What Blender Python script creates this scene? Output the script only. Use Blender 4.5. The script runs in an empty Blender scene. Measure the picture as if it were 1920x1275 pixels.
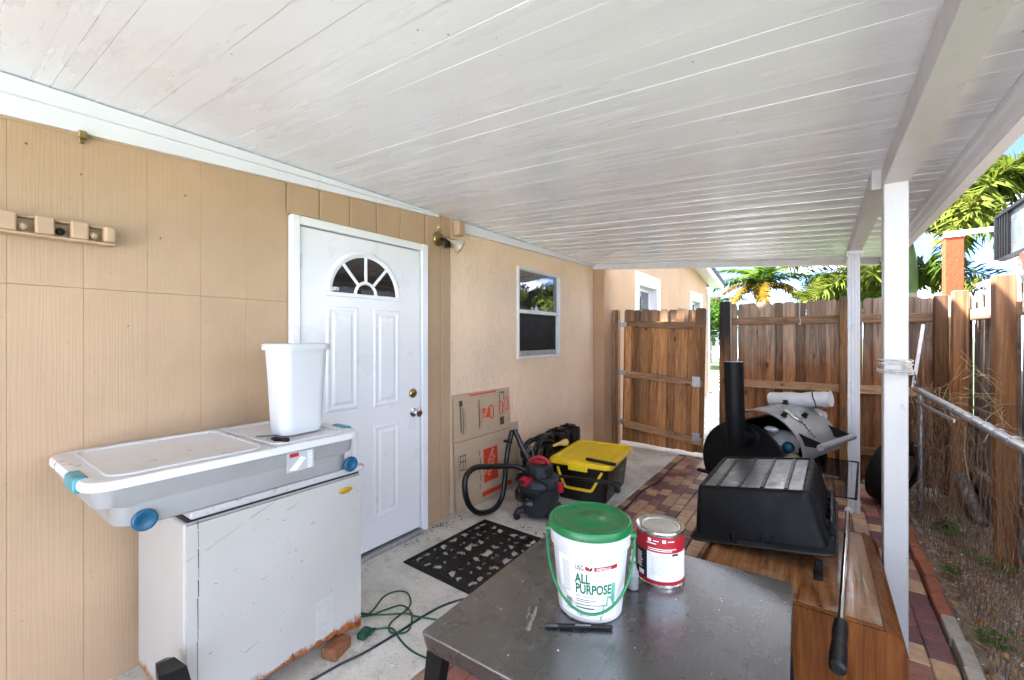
import bpy, bmesh, math, random
from mathutils import Vector, Matrix, Euler
random.seed(7)
PI = math.pi
C = bpy.context.scene.collection
SC = bpy.context.scene
R = math.radians

# ------------------------------------------------------------------ camera, sky, sun, exposure
cam_d = bpy.data.cameras.new('camera'); cam = bpy.data.objects.new('camera', cam_d); C.objects.link(cam)
cam_d.sensor_width = 36.0; cam_d.lens = 36.0 * 806 / 1920; cam_d.shift_y = -5.5 / 1920
cam_d.clip_start = 0.02; cam_d.clip_end = 3000
CAMZ = 1.42
cam.location = (0, 0, CAMZ); cam.rotation_euler = (PI / 2, 0, math.atan2(575, 806))
SC.camera = cam

SUN_EL, SUN_AZ = R(56), R(245)          # azimuth measured clockwise from +Y
world = bpy.data.worlds.new('World'); SC.world = world; world.use_nodes = True
wn, wl = world.node_tree.nodes, world.node_tree.links
wn.clear()
wo = wn.new('ShaderNodeOutputWorld'); bg = wn.new('ShaderNodeBackground')
sky = wn.new('ShaderNodeTexSky'); sky.sky_type = 'NISHITA'; sky.sun_disc = False
sky.sun_elevation = SUN_EL; sky.sun_rotation = SUN_AZ; sky.air_density = 0.14; sky.dust_density = 0.05; sky.ozone_density = 1.5
tc = wn.new('ShaderNodeTexCoord'); mp = wn.new('ShaderNodeMapping'); mp.inputs['Scale'].default_value = (1, 1, 2.6)
mp.inputs['Location'].default_value = (6.3, 8.8, 1.1)
cn = wn.new('ShaderNodeTexNoise'); cn.inputs['Scale'].default_value = 2.3; cn.inputs['Detail'].default_value = 7; cn.inputs['Roughness'].default_value = .58
cr = wn.new('ShaderNodeValToRGB'); cr.color_ramp.elements[0].position = .49; cr.color_ramp.elements[1].position = .62
mx = wn.new('ShaderNodeMix'); mx.data_type = 'RGBA'; mx.inputs[7].default_value = (7.2, 7.4, 7.9, 1)
wl.new(tc.outputs['Generated'], mp.inputs['Vector']); wl.new(mp.outputs[0], cn.inputs['Vector'])
wl.new(cn.outputs['Fac'], cr.inputs[0]); wl.new(cr.outputs[0], mx.inputs[0]); wl.new(sky.outputs[0], mx.inputs[6])
wl.new(mx.outputs[2], bg.inputs[0]); wl.new(bg.outputs[0], wo.inputs[0])
bg.inputs[1].default_value = 0.12

sd = bpy.data.lights.new('sun', 'SUN'); sun = bpy.data.objects.new('sun', sd); C.objects.link(sun)
sd.energy = 5.0; sd.angle = R(2.5); sd.color = (1, .985, .96)
sdir = Vector((math.sin(SUN_AZ) * math.cos(SUN_EL), math.cos(SUN_AZ) * math.cos(SUN_EL), math.sin(SUN_EL)))
sun.rotation_euler = (-sdir).to_track_quat('-Z', 'Y').to_euler(); sun.location = (0, -5, 20)

vs = SC.view_settings
vs.view_transform = 'Standard'; vs.look = 'None'; vs.gamma = 1; vs.use_curve_mapping = False
vs.exposure = 3.9
SC.cycles.max_bounces = 10; SC.cycles.diffuse_bounces = 7; SC.cycles.glossy_bounces = 4; SC.cycles.transparent_max_bounces = 12
SC.cycles.use_denoising = True; SC.cycles.sample_clamp_indirect = 8

# ------------------------------------------------------------------ materials
def _nodes(name):
    m = bpy.data.materials.new(name); m.use_nodes = True
    n, l = m.node_tree.nodes, m.node_tree.links
    b = n['Principled BSDF']
    return m, n, l, b
def _coord(n, l, kind='Object', scale=(1, 1, 1), rnd=False):
    t = n.new('ShaderNodeTexCoord'); mp = n.new('ShaderNodeMapping'); mp.inputs['Scale'].default_value = scale
    if kind == 'World':
        g = n.new('ShaderNodeNewGeometry'); l.new(g.outputs['Position'], mp.inputs['Vector'])
    else:
        l.new(t.outputs[kind], mp.inputs['Vector'])
    out = mp.outputs[0]
    if rnd:
        oi = n.new('ShaderNodeObjectInfo'); ml = n.new('ShaderNodeMath'); ml.operation = 'MULTIPLY'; ml.inputs[1].default_value = 57.0
        l.new(oi.outputs['Random'], ml.inputs[0])
        va = n.new('ShaderNodeVectorMath'); va.operation = 'ADD'; l.new(out, va.inputs[0]); l.new(ml.outputs[0], va.inputs[1]); out = va.outputs[0]
    return out
def _noise(n, l, vec, scale, detail=5, rough=.55, dist=0):
    t = n.new('ShaderNodeTexNoise'); t.inputs['Scale'].default_value = scale; t.inputs['Detail'].default_value = detail
    t.inputs['Roughness'].default_value = rough; t.inputs['Distortion'].default_value = dist
    l.new(vec, t.inputs['Vector']); return t.outputs['Fac']
def _ramp(n, l, fac, stops):
    r = n.new('ShaderNodeValToRGB'); e = r.color_ramp.elements
    while len(e) < len(stops): e.new(.5)
    for i, (p, c) in enumerate(stops):
        e[i].position = p; e[i].color = (c, c, c, 1) if isinstance(c, (int, float)) else (*c, 1)
    l.new(fac, r.inputs[0]); return r.outputs[0]
def _mix(n, l, fac, a, b, mode='MIX'):
    m = n.new('ShaderNodeMix'); m.data_type = 'RGBA'; m.blend_type = mode
    for s, v in ((0, fac), (6, a), (7, b)):
        if isinstance(v, (int, float)): m.inputs[s].default_value = v if s == 0 else (v, v, v, 1)
        elif isinstance(v, tuple): m.inputs[s].default_value = (*v, 1)
        else: l.new(v, m.inputs[s])
    return m.outputs[2]
def _bump(n, l, h, strength, dist=.01, prev=None):
    b = n.new('ShaderNodeBump'); b.inputs['Strength'].default_value = strength; b.inputs['Distance'].default_value = dist
    l.new(h, b.inputs['Height'])
    if prev is not None: l.new(prev, b.inputs['Normal'])
    return b.outputs[0]
def sc3(c, k): return tuple(min(1, x * k) for x in c)

def M(name, col, rough=.6, metal=0, var=.12, scale=6, bump=0, bscale=60, bdist=.003, spec=.5, stretch=(1, 1, 1), dirt=(), rvar=.1, rnd=False, kind='Object', coat=0):
    """plain procedural surface: two noise octaves of tone, optional dirt layers (colour, scale, threshold, softness, amount), fine relief"""
    m, n, l, b = _nodes(name)
    v = _coord(n, l, kind, stretch, rnd)
    f1 = _noise(n, l, v, scale, 6, .6)
    c = _ramp(n, l, f1, [(.3, sc3(col, 1 - var)), (.7, sc3(col, 1 + var))])
    for (dc, ds, th, sf, am) in dirt:
        d = _noise(n, l, v, ds, 6, .65)
        d = _ramp(n, l, d, [(th, 0.0), (min(1, th + sf), am)])
        c = _mix(n, l, d, c, dc)
    l.new(c, b.inputs['Base Color'])
    rr = _ramp(n, l, _noise(n, l, v, scale * 3, 4), [(.3, max(0.02, rough - rvar)), (.7, min(1, rough + rvar))])
    l.new(rr, b.inputs['Roughness'])
    b.inputs['Metallic'].default_value = metal; b.inputs['Specular IOR Level'].default_value = spec
    b.inputs['Coat Weight'].default_value = coat
    if bump: l.new(_bump(n, l, _noise(n, l, v, bscale, 4, .6), bump, bdist), b.inputs['Normal'])
    return m

def wood(name, cols, axis='z', rough=.65, grain=30, knots=True, rnd=True, bump=.35, topcol=None, split=(1.05, .18), lowcol=None, gloss=0, dirt_glare_col=(.03, .02, .015), dirt=.35, kind='Object'):
    m, n, l, b = _nodes(name)
    s = {'z': (1, 1, .06), 'x': (.06, 1, 1), 'y': (1, .06, 1)}[axis]
    v = _coord(n, l, kind, s, rnd)
    g1 = _noise(n, l, v, grain, 5, .6, 1.2); g2 = _noise(n, l, v, grain * 4.5, 3, .6)
    c = _ramp(n, l, g1, [(.3, cols[0]), (.5, cols[1]), (.72, cols[2])])
    c = _mix(n, l, .45, c, _ramp(n, l, g2, [(.3, .12), (.62, 1.0)]), 'MULTIPLY')
    w = n.new('ShaderNodeNewGeometry')
    v2 = _coord(n, l, kind, (1, 1, 1), rnd)
    if topcol is not None:       # bleached upper part above an irregular water line
        sep = n.new('ShaderNodeSeparateXYZ'); l.new(w.outputs['Position'], sep.inputs[0])
        nz = _noise(n, l, _coord(n, l, 'World', (1, 1, .12)), 14, 5, .7)
        ad = n.new('ShaderNodeMath'); ad.operation = 'MULTIPLY_ADD'; l.new(nz, ad.inputs[0]); ad.inputs[1].default_value = .9; l.new(sep.outputs[2], ad.inputs[2])
        f = n.new('ShaderNodeMapRange'); f.inputs[1].default_value = split[0] + .45 - split[1]; f.inputs[2].default_value = split[0] + .45 + split[1]
        l.new(ad.outputs[0], f.inputs[0])
        c2 = _ramp(n, l, g1, [(.3, sc3(topcol, .5)), (.5, topcol), (.75, sc3(topcol, 1.6))])
        c = _mix(n, l, f.outputs[0], c, c2)
    if knots:
        vo = n.new('ShaderNodeTexVoronoi'); vo.inputs['Scale'].default_value = 4.2
        vk = _coord(n, l, kind, {'z': (1, 1, .55), 'x': (.55, 1, 1), 'y': (1, .55, 1)}[axis], rnd); l.new(vk, vo.inputs['Vector'])
        k = _ramp(n, l, vo.outputs['Distance'], [(.05, .85), (.1, 0.0)])
        c = _mix(n, l, k, c, sc3(cols[0], .35))
    d = _ramp(n, l, _noise(n, l, v2, 5, 6, .7), [(.52, 0.0), (.75, dirt)])
    c = _mix(n, l, d, c, dirt_glare_col)
    if rnd:
        oi = n.new('ShaderNodeObjectInfo'); rr = _ramp(n, l, oi.outputs['Random'], [(0, .45), (1, 1.3)])
        c = _mix(n, l, 1.0, c, rr, 'MULTIPLY')
    l.new(c, b.inputs['Base Color']); b.inputs['Roughness'].default_value = rough; b.inputs['Specular IOR Level'].default_value = .35 + gloss
    nb = _bump(n, l, g1, bump, .004); nb = _bump(n, l, g2, bump * .6, .002, nb)
    l.new(nb, b.inputs['Normal'])
    return m

def leafmat(name, c0, c1, tr=.45, kind='Object', rnd=True):
    m, n, l, b = _nodes(name)
    v = _coord(n, l, kind, (1, 1, 1), rnd)
    c = _ramp(n, l, _noise(n, l, v, 3.0, 4), [(.32, c0), (.68, c1)])
    l.new(c, b.inputs['Base Color']); b.inputs['Roughness'].default_value = .75; b.inputs['Specular IOR Level'].default_value = .06
    t = n.new('ShaderNodeBsdfTranslucent'); l.new(c, t.inputs['Color'])
    ms = n.new('ShaderNodeMixShader'); ms.inputs[0].default_value = tr
    l.new(b.outputs[0], ms.inputs[1]); l.new(t.outputs[0], ms.inputs[2]); l.new(ms.outputs[0], n['Material Output'].inputs[0])
    return m

def glassmat(name, tint, ior=1.5, rough=.02):
    m, n, l, b = _nodes(name)
    b.inputs['Base Color'].default_value = (*tint, 1); b.inputs['Roughness'].default_value = rough; b.inputs['IOR'].default_value = ior
    nz = _noise(n, l, _coord(n, l), 7, 3); l.new(_bump(n, l, nz, .05, .01), b.inputs['Normal'])
    return m

# ---- special surfaces
def siding_mat():
    m, n, l, b = _nodes('tan_siding_paint')
    col = (.45, .305, .187)
    v = _coord(n, l, 'Object', (1, 1, .045), True)
    w = n.new('ShaderNodeTexWave'); w.wave_type = 'BANDS'; w.bands_direction = 'Y'; w.inputs['Scale'].default_value = 26; w.inputs['Distortion'].default_value = 14
    w.inputs['Detail'].default_value = 3; w.inputs['Detail Scale'].default_value = .7; w.inputs['Detail Roughness'].default_value = .6
    l.new(v, w.inputs['Vector'])
    g2 = _noise(n, l, v, 130, 3)
    v2 = _coord(n, l, 'World')
    c = _ramp(n, l, _noise(n, l, v2, 1.9, 6, .65), [(.3, sc3(col, .88)), (.7, sc3(col, 1.05))])
    c = _mix(n, l, _ramp(n, l, w.outputs['Fac'], [(0, .08), (.35, 0.0)]), c, sc3(col, .55))
    vo = n.new('ShaderNodeTexVoronoi'); vo.inputs['Scale'].default_value = 8; l.new(v2, vo.inputs['Vector'])
    c = _mix(n, l, _ramp(n, l, vo.outputs['Distance'], [(.028, .85), (.045, 0.0)]), c, (.09, .045, .02))
    sp = _ramp(n, l, _noise(n, l, v2, 55, 2), [(.73, 0.0), (.77, .5)]); c = _mix(n, l, sp, c, (.2, .12, .06))
    l.new(c, b.inputs['Base Color']); b.inputs['Roughness'].default_value = .5; b.inputs['Specular IOR Level'].default_value = .35
    nb = _bump(n, l, w.outputs['Fac'], .14, .002); nb = _bump(n, l, g2, .2, .001, nb); l.new(nb, b.inputs['Normal'])
    return m
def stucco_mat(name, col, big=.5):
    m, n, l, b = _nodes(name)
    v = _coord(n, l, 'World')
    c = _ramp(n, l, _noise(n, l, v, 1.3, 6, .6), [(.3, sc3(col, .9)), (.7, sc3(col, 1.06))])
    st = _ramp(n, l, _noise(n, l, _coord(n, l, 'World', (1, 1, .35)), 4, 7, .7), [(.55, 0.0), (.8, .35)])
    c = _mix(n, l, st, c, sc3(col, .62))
    h1 = _noise(n, l, _coord(n, l, 'World', (1, 1, .5)), 22, 6, .62, 1.5); h2 = _noise(n, l, v, 90, 4)
    c = _mix(n, l, _ramp(n, l, h1, [(.3, .35), (.42, 0.0)]), c, sc3(col, .6))
    l.new(c, b.inputs['Base Color']); b.inputs['Roughness'].default_value = .75; b.inputs['Specular IOR Level'].default_value = .25
    nb = _bump(n, l, _ramp(n, l, h1, [(.25, 0.0), (.6, 1.0)]), big, .012); nb = _bump(n, l, h2, .3, .002, nb); l.new(nb, b.inputs['Normal'])
    return m
def ceiling_mat():
    m, n, l, b = _nodes('aged_white_ceiling_paint')
    v = _coord(n, l, 'World'); vs_ = _coord(n, l, 'World', (.12, 1, 1)); vr = _coord(n, l, 'Object', (.1, 1, 1), True)
    c = _ramp(n, l, _noise(n, l, vs_, 5, 5), [(.3, (.77, .80, .84)), (.7, (.82, .85, .88))])
    mold = _ramp(n, l, _noise(n, l, v, 1.7, 7, .7), [(.52, 0.0), (.72, 1.0)])
    fine = _ramp(n, l, _noise(n, l, vs_, 42, 6, .75), [(.45, 0.0), (.75, .6)])
    c = _mix(n, l, _mix(n, l, 1.0, mold, fine, 'MULTIPLY'), c, (.52, .52, .525))
    sp = _ramp(n, l, _noise(n, l, v, 48, 3, .6), [(.70, 0.0), (.735, .85)])
    spm = _ramp(n, l, _noise(n, l, v, 2.1, 4, .6), [(.5, 0.0), (.66, 1.0)])
    c = _mix(n, l, _mix(n, l, 1.0, sp, spm, 'MULTIPLY'), c, (.12, .12, .12))
    vo = n.new('ShaderNodeTexVoronoi'); vo.inputs['Scale'].default_value = 7; l.new(v, vo.inputs['Vector'])
    c = _mix(n, l, _ramp(n, l, vo.outputs['Distance'], [(.018, .75), (.032, 0.0)]), c, (.13, .12, .11))
    l.new(c, b.inputs['Base Color'])
    l.new(_ramp(n, l, _noise(n, l, vs_, 9, 4), [(.3, .2), (.7, .36)]), b.inputs['Roughness'])
    nb = _bump(n, l, _noise(n, l, vs_, 30, 4), .12, .003); l.new(nb, b.inputs['Normal'])
    return m
def concrete_mat():
    m, n, l, b = _nodes('worn_concrete')
    v = _coord(n, l, 'World')
    c = _ramp(n, l, _noise(n, l, v, 2.6, 9, .7), [(.28, (.36, .335, .29)), (.5, (.58, .55, .50)), (.72, (.70, .68, .63))])
    c = _mix(n, l, _ramp(n, l, _noise(n, l, v, 5, 9, .8), [(.52, 0.0), (.68, .75)]), c, (.19, .17, .14))
    c = _mix(n, l, _ramp(n, l, _noise(n, l, v, 45, 4, .6), [(.62, 0.0), (.68, .9)]), c, (.70, .69, .66))
    c = _mix(n, l, _ramp(n, l, _noise(n, l, v, 16, 5, .7), [(.64, 0.0), (.72, .75)]), c, (.58, .57, .55))
    c = _mix(n, l, _ramp(n, l, _noise(n, l, v, 85, 3, .6), [(.32, .8), (.38, 0.0)]), c, (.10, .09, .08))
    l.new(c, b.inputs['Base Color']); b.inputs['Roughness'].default_value = .7
    nb = _bump(n, l, _noise(n, l, v, 70, 5), .25, .003); l.new(nb, b.inputs['Normal'])
    return m
def paver_mat(name='clay_paver', stops=None):
    m, n, l, b = _nodes(name)
    oi = n.new('ShaderNodeObjectInfo'); v = _coord(n, l, 'Object', (1, 1, 1), True)
    r = _ramp(n, l, oi.outputs['Random'], stops or [(0, (.15, .065, .065)), (.34, (.23, .085, .08)), (.46, (.30, .115, .09)), (.60, (.46, .26, .16)), (.85, (.55, .36, .20)), (1, (.22, .13, .12))])
    r = _mix(n, l, .8, r, _ramp(n, l, _noise(n, l, v, 18, 6, .7), [(.3, .6), (.7, 1.15)]), 'MULTIPLY')
    sp = _ramp(n, l, _noise(n, l, v, 110, 3), [(.62, 0.0), (.72, .45)]); r = _mix(n, l, sp, r, (.42, .36, .32))
    dk = _ramp(n, l, _noise(n, l, v, 70, 3), [(.28, .6), (.36, 0.0)]); r = _mix(n, l, dk, r, (.03, .025, .025))
    l.new(r, b.inputs['Base Color']); b.inputs['Roughness'].default_value = .55
    l.new(_bump(n, l, _noise(n, l, v, 90, 5), .35, .003), b.inputs['Normal'])
    return m
def dirt_mat():
    m, n, l, b = _nodes('leaf_strewn_soil')
    v = _coord(n, l, 'World')
    c = _ramp(n, l, _noise(n, l, v, 9, 9, .75), [(.25, (.13, .105, .09)), (.5, (.36, .30, .25)), (.68, (.52, .45, .39)), (.85, (.62, .56, .50))])
    c = _mix(n, l, _ramp(n, l, _noise(n, l, v, 55, 4), [(.58, 0.0), (.7, .7)]), c, (.35, .29, .22))
    l.new(c, b.inputs['Base Color']); b.inputs['Roughness'].default_value = .85
    nb = _bump(n, l, _noise(n, l, v, 30, 8, .7), .9, .02); l.new(nb, b.inputs['Normal'])
    return m
def steel_mat():
    m, n, l, b = _nodes('brushed_table_steel')
    v = _coord(n, l, 'Object', (1, .05, 1)); v2 = _coord(n, l, 'Object')
    br = _noise(n, l, v, 160, 4); sm = _noise(n, l, v2, 5, 7, .7)
    c = _ramp(n, l, sm, [(.3, (.225, .225, .232)), (.7, (.25, .252, .26))])
    c = _mix(n, l, .35, c, _ramp(n, l, br, [(.3, .6), (.7, 1.0)]), 'MULTIPLY')
    sp = _ramp(n, l, _noise(n, l, v2, 75, 2), [(.78, 0.0), (.8, .6)]); c = _mix(n, l, sp, c, (.6, .6, .6))
    l.new(c, b.inputs['Base Color']); b.inputs['Metallic'].default_value = .92
    l.new(_ramp(n, l, _noise(n, l, v2, 8, 6, .7), [(.3, .25), (.7, .31)]), b.inputs['Roughness'])
    l.new(_bump(n, l, br, .06, .001), b.inputs['Normal'])
    return m
def freezer_mat():
    m, n, l, b = _nodes('scratched_freezer_enamel')
    v = _coord(n, l, 'Object')
    c = _ramp(n, l, _noise(n, l, v, 2, 5), [(.3, (.42, .405, .375)), (.7, (.47, .455, .425))])
    c = _mix(n, l, _ramp(n, l, _noise(n, l, _coord(n, l, 'Object', (1, .5, 2.2)), 34, 4, .6), [(.72, 0.0), (.76, .75)]), c, (.16, .15, .15))
    c = _mix(n, l, _ramp(n, l, _noise(n, l, v, 6, 8, .7), [(.6, 0.0), (.8, .3)]), c, (.5, .49, .47))
    sep = n.new('ShaderNodeSeparateXYZ'); l.new(v, sep.inputs[0])
    ad = n.new('ShaderNodeMath'); ad.operation = 'MULTIPLY_ADD'; l.new(_noise(n, l, v, 14, 7, .75), ad.inputs[0]); ad.inputs[1].default_value = -.16; l.new(sep.outputs[2], ad.inputs[2])
    rust = _ramp(n, l, ad.outputs[0], [(0.0, 1.0), (.022, 0.0)])
    rc = _ramp(n, l, _noise(n, l, v, 40, 5), [(.3, (.10, .028, .01)), (.7, (.42, .13, .03))])
    c = _mix(n, l, rust, c, rc)
    l.new(c, b.inputs['Base Color']); b.inputs['Roughness'].default_value = .33
    l.new(_bump(n, l, _noise(n, l, v, 3, 3), .16, .012), b.inputs['Normal'])
    return m
def grass_mat():
    return M('lawn_grass', (.035, .065, .012), .9, var=.4, scale=3, bump=.8, bscale=40, bdist=.03, kind='World')

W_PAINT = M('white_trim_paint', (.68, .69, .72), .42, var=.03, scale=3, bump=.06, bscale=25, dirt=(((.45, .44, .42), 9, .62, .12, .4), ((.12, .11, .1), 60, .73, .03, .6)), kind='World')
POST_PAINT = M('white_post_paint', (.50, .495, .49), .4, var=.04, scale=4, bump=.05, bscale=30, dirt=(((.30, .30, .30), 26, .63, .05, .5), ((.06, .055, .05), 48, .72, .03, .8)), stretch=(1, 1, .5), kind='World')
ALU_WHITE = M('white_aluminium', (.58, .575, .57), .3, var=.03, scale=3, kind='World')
CEIL = ceiling_mat(); SIDING = siding_mat()
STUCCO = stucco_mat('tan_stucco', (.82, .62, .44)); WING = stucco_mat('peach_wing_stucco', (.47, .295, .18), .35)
TAN_PAINT = M('tan_brushed_paint', (.44, .30, .185), .5, var=.1, bump=.2, bscale=30, dirt=(((.06, .04, .025), 24, .68, .05, .8),), kind='World')
DOOR = M('white_door_enamel', (.77, .77, .78), .33, var=.02, scale=2, dirt=(((.5, .49, .47), 12, .68, .1, .3),))
FRAME = M('white_window_vinyl', (.66, .66, .66), .35, var=.03, dirt=(((.4, .4, .38), 14, .68, .1, .3),))
GLASS_DARK = glassmat('dark_door_glass', (.012, .01, .008), 1.75)
GLASS_SKY = glassmat('reflective_window_glass', (.02, .022, .025), 2.6)
SCREEN = M('black_insect_screen', (.006, .006, .007), .5, var=.2, bump=.3, bscale=300, spec=.25)
BRASS = M('tarnished_brass', (.35, .26, .12), .35, 1, var=.25, scale=20)
CHROME = M('chrome', (.75, .75, .76), .1, 1, var=.05)
GALV = M('galvanised_steel', (.48, .49, .50), .42, .9, var=.2, scale=25, dirt=(((.2, .12, .07), 18, .64, .12, .5),))
CONC = concrete_mat(); PAVER = paver_mat(); DIRT = dirt_mat(); STEEL = steel_mat(); FREEZER = freezer_mat(); GRASS = grass_mat()
EDGE_OR = paver_mat('orange_edging_brick', [(0, (.30, .085, .04)), (1, (.40, .13, .06))]); EDGE_BE = paver_mat('beige_edging_brick', [(0, (.34, .31, .25)), (1, (.44, .40, .33))])
SAND = M('joint_sand', (.10, .085, .07), .95, var=.3, scale=30, bump=.5, bscale=150, kind='World')
FWOOD = wood('cedar_fence_board', ((.17, .06, .02), (.40, .16, .055), (.56, .27, .105)), topcol=(.40, .28, .20), split=(1.22, .16))
GWOOD = wood('gate_board', ((.30, .12, .042), (.58, .27, .10), (.70, .39, .17)), topcol=(.30, .18, .11), split=(1.62, .08), dirt=.2)
RAILW = wood('fence_rail_wood', ((.30, .15, .07), (.48, .27, .14), (.58, .37, .22)), axis='x', bump=.25, dirt=.5)
RAILY = wood('fence_rail_weathered', ((.18, .11, .07), (.30, .20, .13), (.40, .29, .21)), axis='y', bump=.25)
POSTW = wood('fence_post_wood', ((.19, .07, .022), (.38, .155, .05), (.50, .25, .09)), grain=18, topcol=(.20, .10, .05), split=(1.45, .2), dirt=.2)
GREYW = wood('weathered_grey_board', ((.09, .065, .052), (.33, .26, .215), (.60, .53, .48)), grain=22, dirt_glare_col=(.02, .012, .01), dirt=.75, bump=.6)
OAK = wood('oak_cabinet_wood', ((.055, .014, .002), (.14, .043, .007), (.21, .078, .015)), grain=22, knots=False, rnd=False, rough=.5, bump=.12, gloss=-.15, dirt=.1)
OAKTOP = wood('worn_oak_top_with_glare', ((.10, .036, .010), (.24, .105, .042), (.36, .19, .095)), axis='y', grain=16, knots=False, rnd=False, rough=.16, bump=.4, gloss=.5, dirt_glare_col=(.42, .36, .31), dirt=.45)  # whitish patches paint glare into the colour, along with peeling
BLACKP = M('black_plastic', (.004, .004, .0045), .48, var=.25, scale=8, bump=.08, bscale=80, spec=.35, dirt=(((.05, .048, .045), 9, .64, .2, .4),))
TUBTOP = M('scuffed_black_plastic', (.012, .012, .013), .34, var=.3, scale=8, bump=.1, bscale=60, spec=.4, dirt=(((.075, .073, .071), 6.5, .5, .2, .75), ((.10, .096, .09), 22, .64, .08, .5)))
TUBSIDE = M('dull_black_plastic', (.0035, .0035, .004), .55, var=.3, scale=6, bump=.1, bscale=60, spec=.16, dirt=(((.05, .05, .048), 6, .6, .2, .5), ((.12, .12, .115), 30, .69, .05, .5)))
BLACKM = M('matt_black_steel', (.004, .004, .0045), .5, .0, spec=.22, var=.2, scale=10, bump=.04, bscale=70)
RUBBER = M('black_rubber', (.005, .005, .005), .7, var=.3, scale=20, bump=.25, bscale=90, spec=.3, dirt=(((.03, .028, .026), 12, .62, .2, .5),))
HOSE = M('ribbed_black_hose', (.004, .004, .0045), .4, var=.2, scale=10)
GREYP = M('charcoal_vacuum_plastic', (.018, .019, .023), .5, var=.15, scale=12, bump=.1, bscale=120, spec=.35, dirt=(((.05, .048, .046), 8, .6, .2, .4),))
REDP = M('red_plastic', (.36, .006, .018), .4, var=.1, scale=8)
YELP = M('yellow_plastic', (.80, .55, .006), .4, var=.06, scale=5, dirt=(((.5, .33, .03), 7, .62, .15, .35),))
BROWNP = M('dark_brown_plastic', (.008, .005, .0045), .36, var=.2, scale=6)
WHITEP = M('white_plastic', (.57, .575, .585), .38, var=.02, scale=3)
WHITEP2 = M('white_bin_lid_plastic', (.60, .60, .61), .35, var=.03, scale=4, dirt=(((.45, .45, .45), 9, .7, .15, .2),))
TEALP = M('teal_plastic', (.045, .24, .29), .4, var=.08); BLUEP = M('blue_plastic', (.004, .075, .15), .38, var=.1)
GREENLID = M('green_lid_plastic', (.002, .135, .034), .35, var=.06, dirt=(((.45, .55, .48), 14, .66, .08, .6),))
GREENP = M('green_handle_plastic', (.004, .16, .05), .4, var=.08); GREENC = M('green_cord_vinyl', (.003, .055, .024), .45, var=.15)
CORDB = M('dark_blue_cord_vinyl', (.008, .018, .032), .4, var=.4, scale=14, dirt=(((.3, .3, .3), 10, .6, .1, .6),))
CARD = M('cardboard', (.45, .33, .22), .8, var=.06, scale=5, bump=.1, bscale=12, stretch=(1, 1, 6), dirt=(((.40, .28, .18), 6, .62, .2, .4),))
INK_OR = M('orange_ink', (.62, .04, .012), .7, var=.08); INK_GR = M('grey_ink', (.05, .048, .045), .7, var=.1); INK_W = M('card_coloured_lettering', (.62, .47, .33), .7, var=.05)
INK_GN = M('green_ink', (.003, .13, .05), .5, var=.05); INK_DK = M('dark_ink', (.006, .006, .008), .5, var=.05); INK_RED = M('red_ink', (.34, .006, .014), .45, var=.05)
INK_WH = M('white_ink', (.8, .8, .8), .5, var=.02); INK_LG = M('light_grey_ink', (.34, .36, .36), .5, var=.05); INK_SEA = M('sea_green_ink', (.12, .38, .28), .5, var=.1)
TIN = M('tin_can_metal', (.55, .54, .52), .25, 1, var=.15, scale=10)
LIDTIN = M('stained_tin_lid', (.42, .40, .36), .4, .7, var=.25, scale=12)
PAPER = M('white_paper_label', (.74, .74, .75), .5, var=.03)
WIRE = M('rusty_wire', (.20, .125, .085), .6, .5, var=.4, scale=12)
TWIG = M('dry_vine', (.30, .20, .115), .85, var=.4, scale=9, rnd=True)
ROPE = M('grey_cotton_rope', (.42, .39, .35), .9, var=.3, scale=40, bump=.6, bscale=150)
SILVER = M('silver_lid_paint', (.33, .335, .34), .36, .45, var=.08, scale=5, dirt=(((.3, .3, .3), 6, .62, .15, .3),))
BAG = M('white_paper_sack', (.58, .57, .57), .65, var=.05, scale=5, bump=.5, bscale=14, bdist=.01)
ORANGE = stucco_mat('orange_pillar_stucco', (.27, .045, .014), .25)
BARK = M('palm_trunk_bark', (.33, .27, .22), .85, var=.3, scale=4, stretch=(1, 1, 6), bump=.5, bscale=14)
SHAFT = M('green_crownshaft', (.10, .15, .035), .5, var=.3, scale=4)
PALM_G = leafmat('palm_leaflet_green', (.024, .06, .005), (.07, .105, .012), .35); PALM_Y = leafmat('palm_leaflet_yellow', (.06, .032, .001), (.10, .065, .002), .25); PALM_M = leafmat('palm_leaflet_olive', (.038, .064, .007), (.105, .115, .017), .35)
LEAF = leafmat('broad_leaf', (.02, .06, .008), (.07, .14, .02)); WEED = leafmat('weed_leaf', (.06, .17, .02), (.14, .28, .05)); DEADLEAF = leafmat('dead_leaf', (.22, .11, .05), (.42, .27, .13), .15); RUSTLEAF = leafmat('rust_leaf', (.42, .10, .02), (.55, .18, .03), .2)
ROOFS = M('dark_roof_shingle', (.05, .05, .055), .85, var=.4, scale=30, bump=.5, bscale=60)
FARWALL = M('white_house_wall', (.74, .75, .76), .7, var=.04); TILE = M('red_clay_tile', (.07, .025, .016), .7, var=.4, scale=8, dirt=(((.5, .48, .46), 9, .55, .15, .7),))
STONE = M('beige_rock', (.45, .40, .33), .85, var=.3, scale=8, bump=.8, bscale=14, bdist=.02)
PVC = M('white_pvc_pipe', (.78, .78, .74), .4, var=.05)
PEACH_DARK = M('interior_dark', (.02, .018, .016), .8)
BULB = M('frosted_bulb_glass', (.40, .37, .29), .18, var=.1); CLEARP = M('cloudy_clear_plastic', (.26, .27, .275), .3, var=.06)
CLEARP.node_tree.nodes['Principled BSDF'].inputs['Transmission Weight'].default_value = .25
BIN_BODY = M('frosted_storage_plastic', (.33, .33, .328), .42, var=.10, scale=3, dirt=(((.36, .36, .36), 2.5, .52, .3, .5),))
BIN_BODY.node_tree.nodes['Principled BSDF'].inputs['Transmission Weight'].default_value = .2
WASTE = WHITEP

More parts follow.
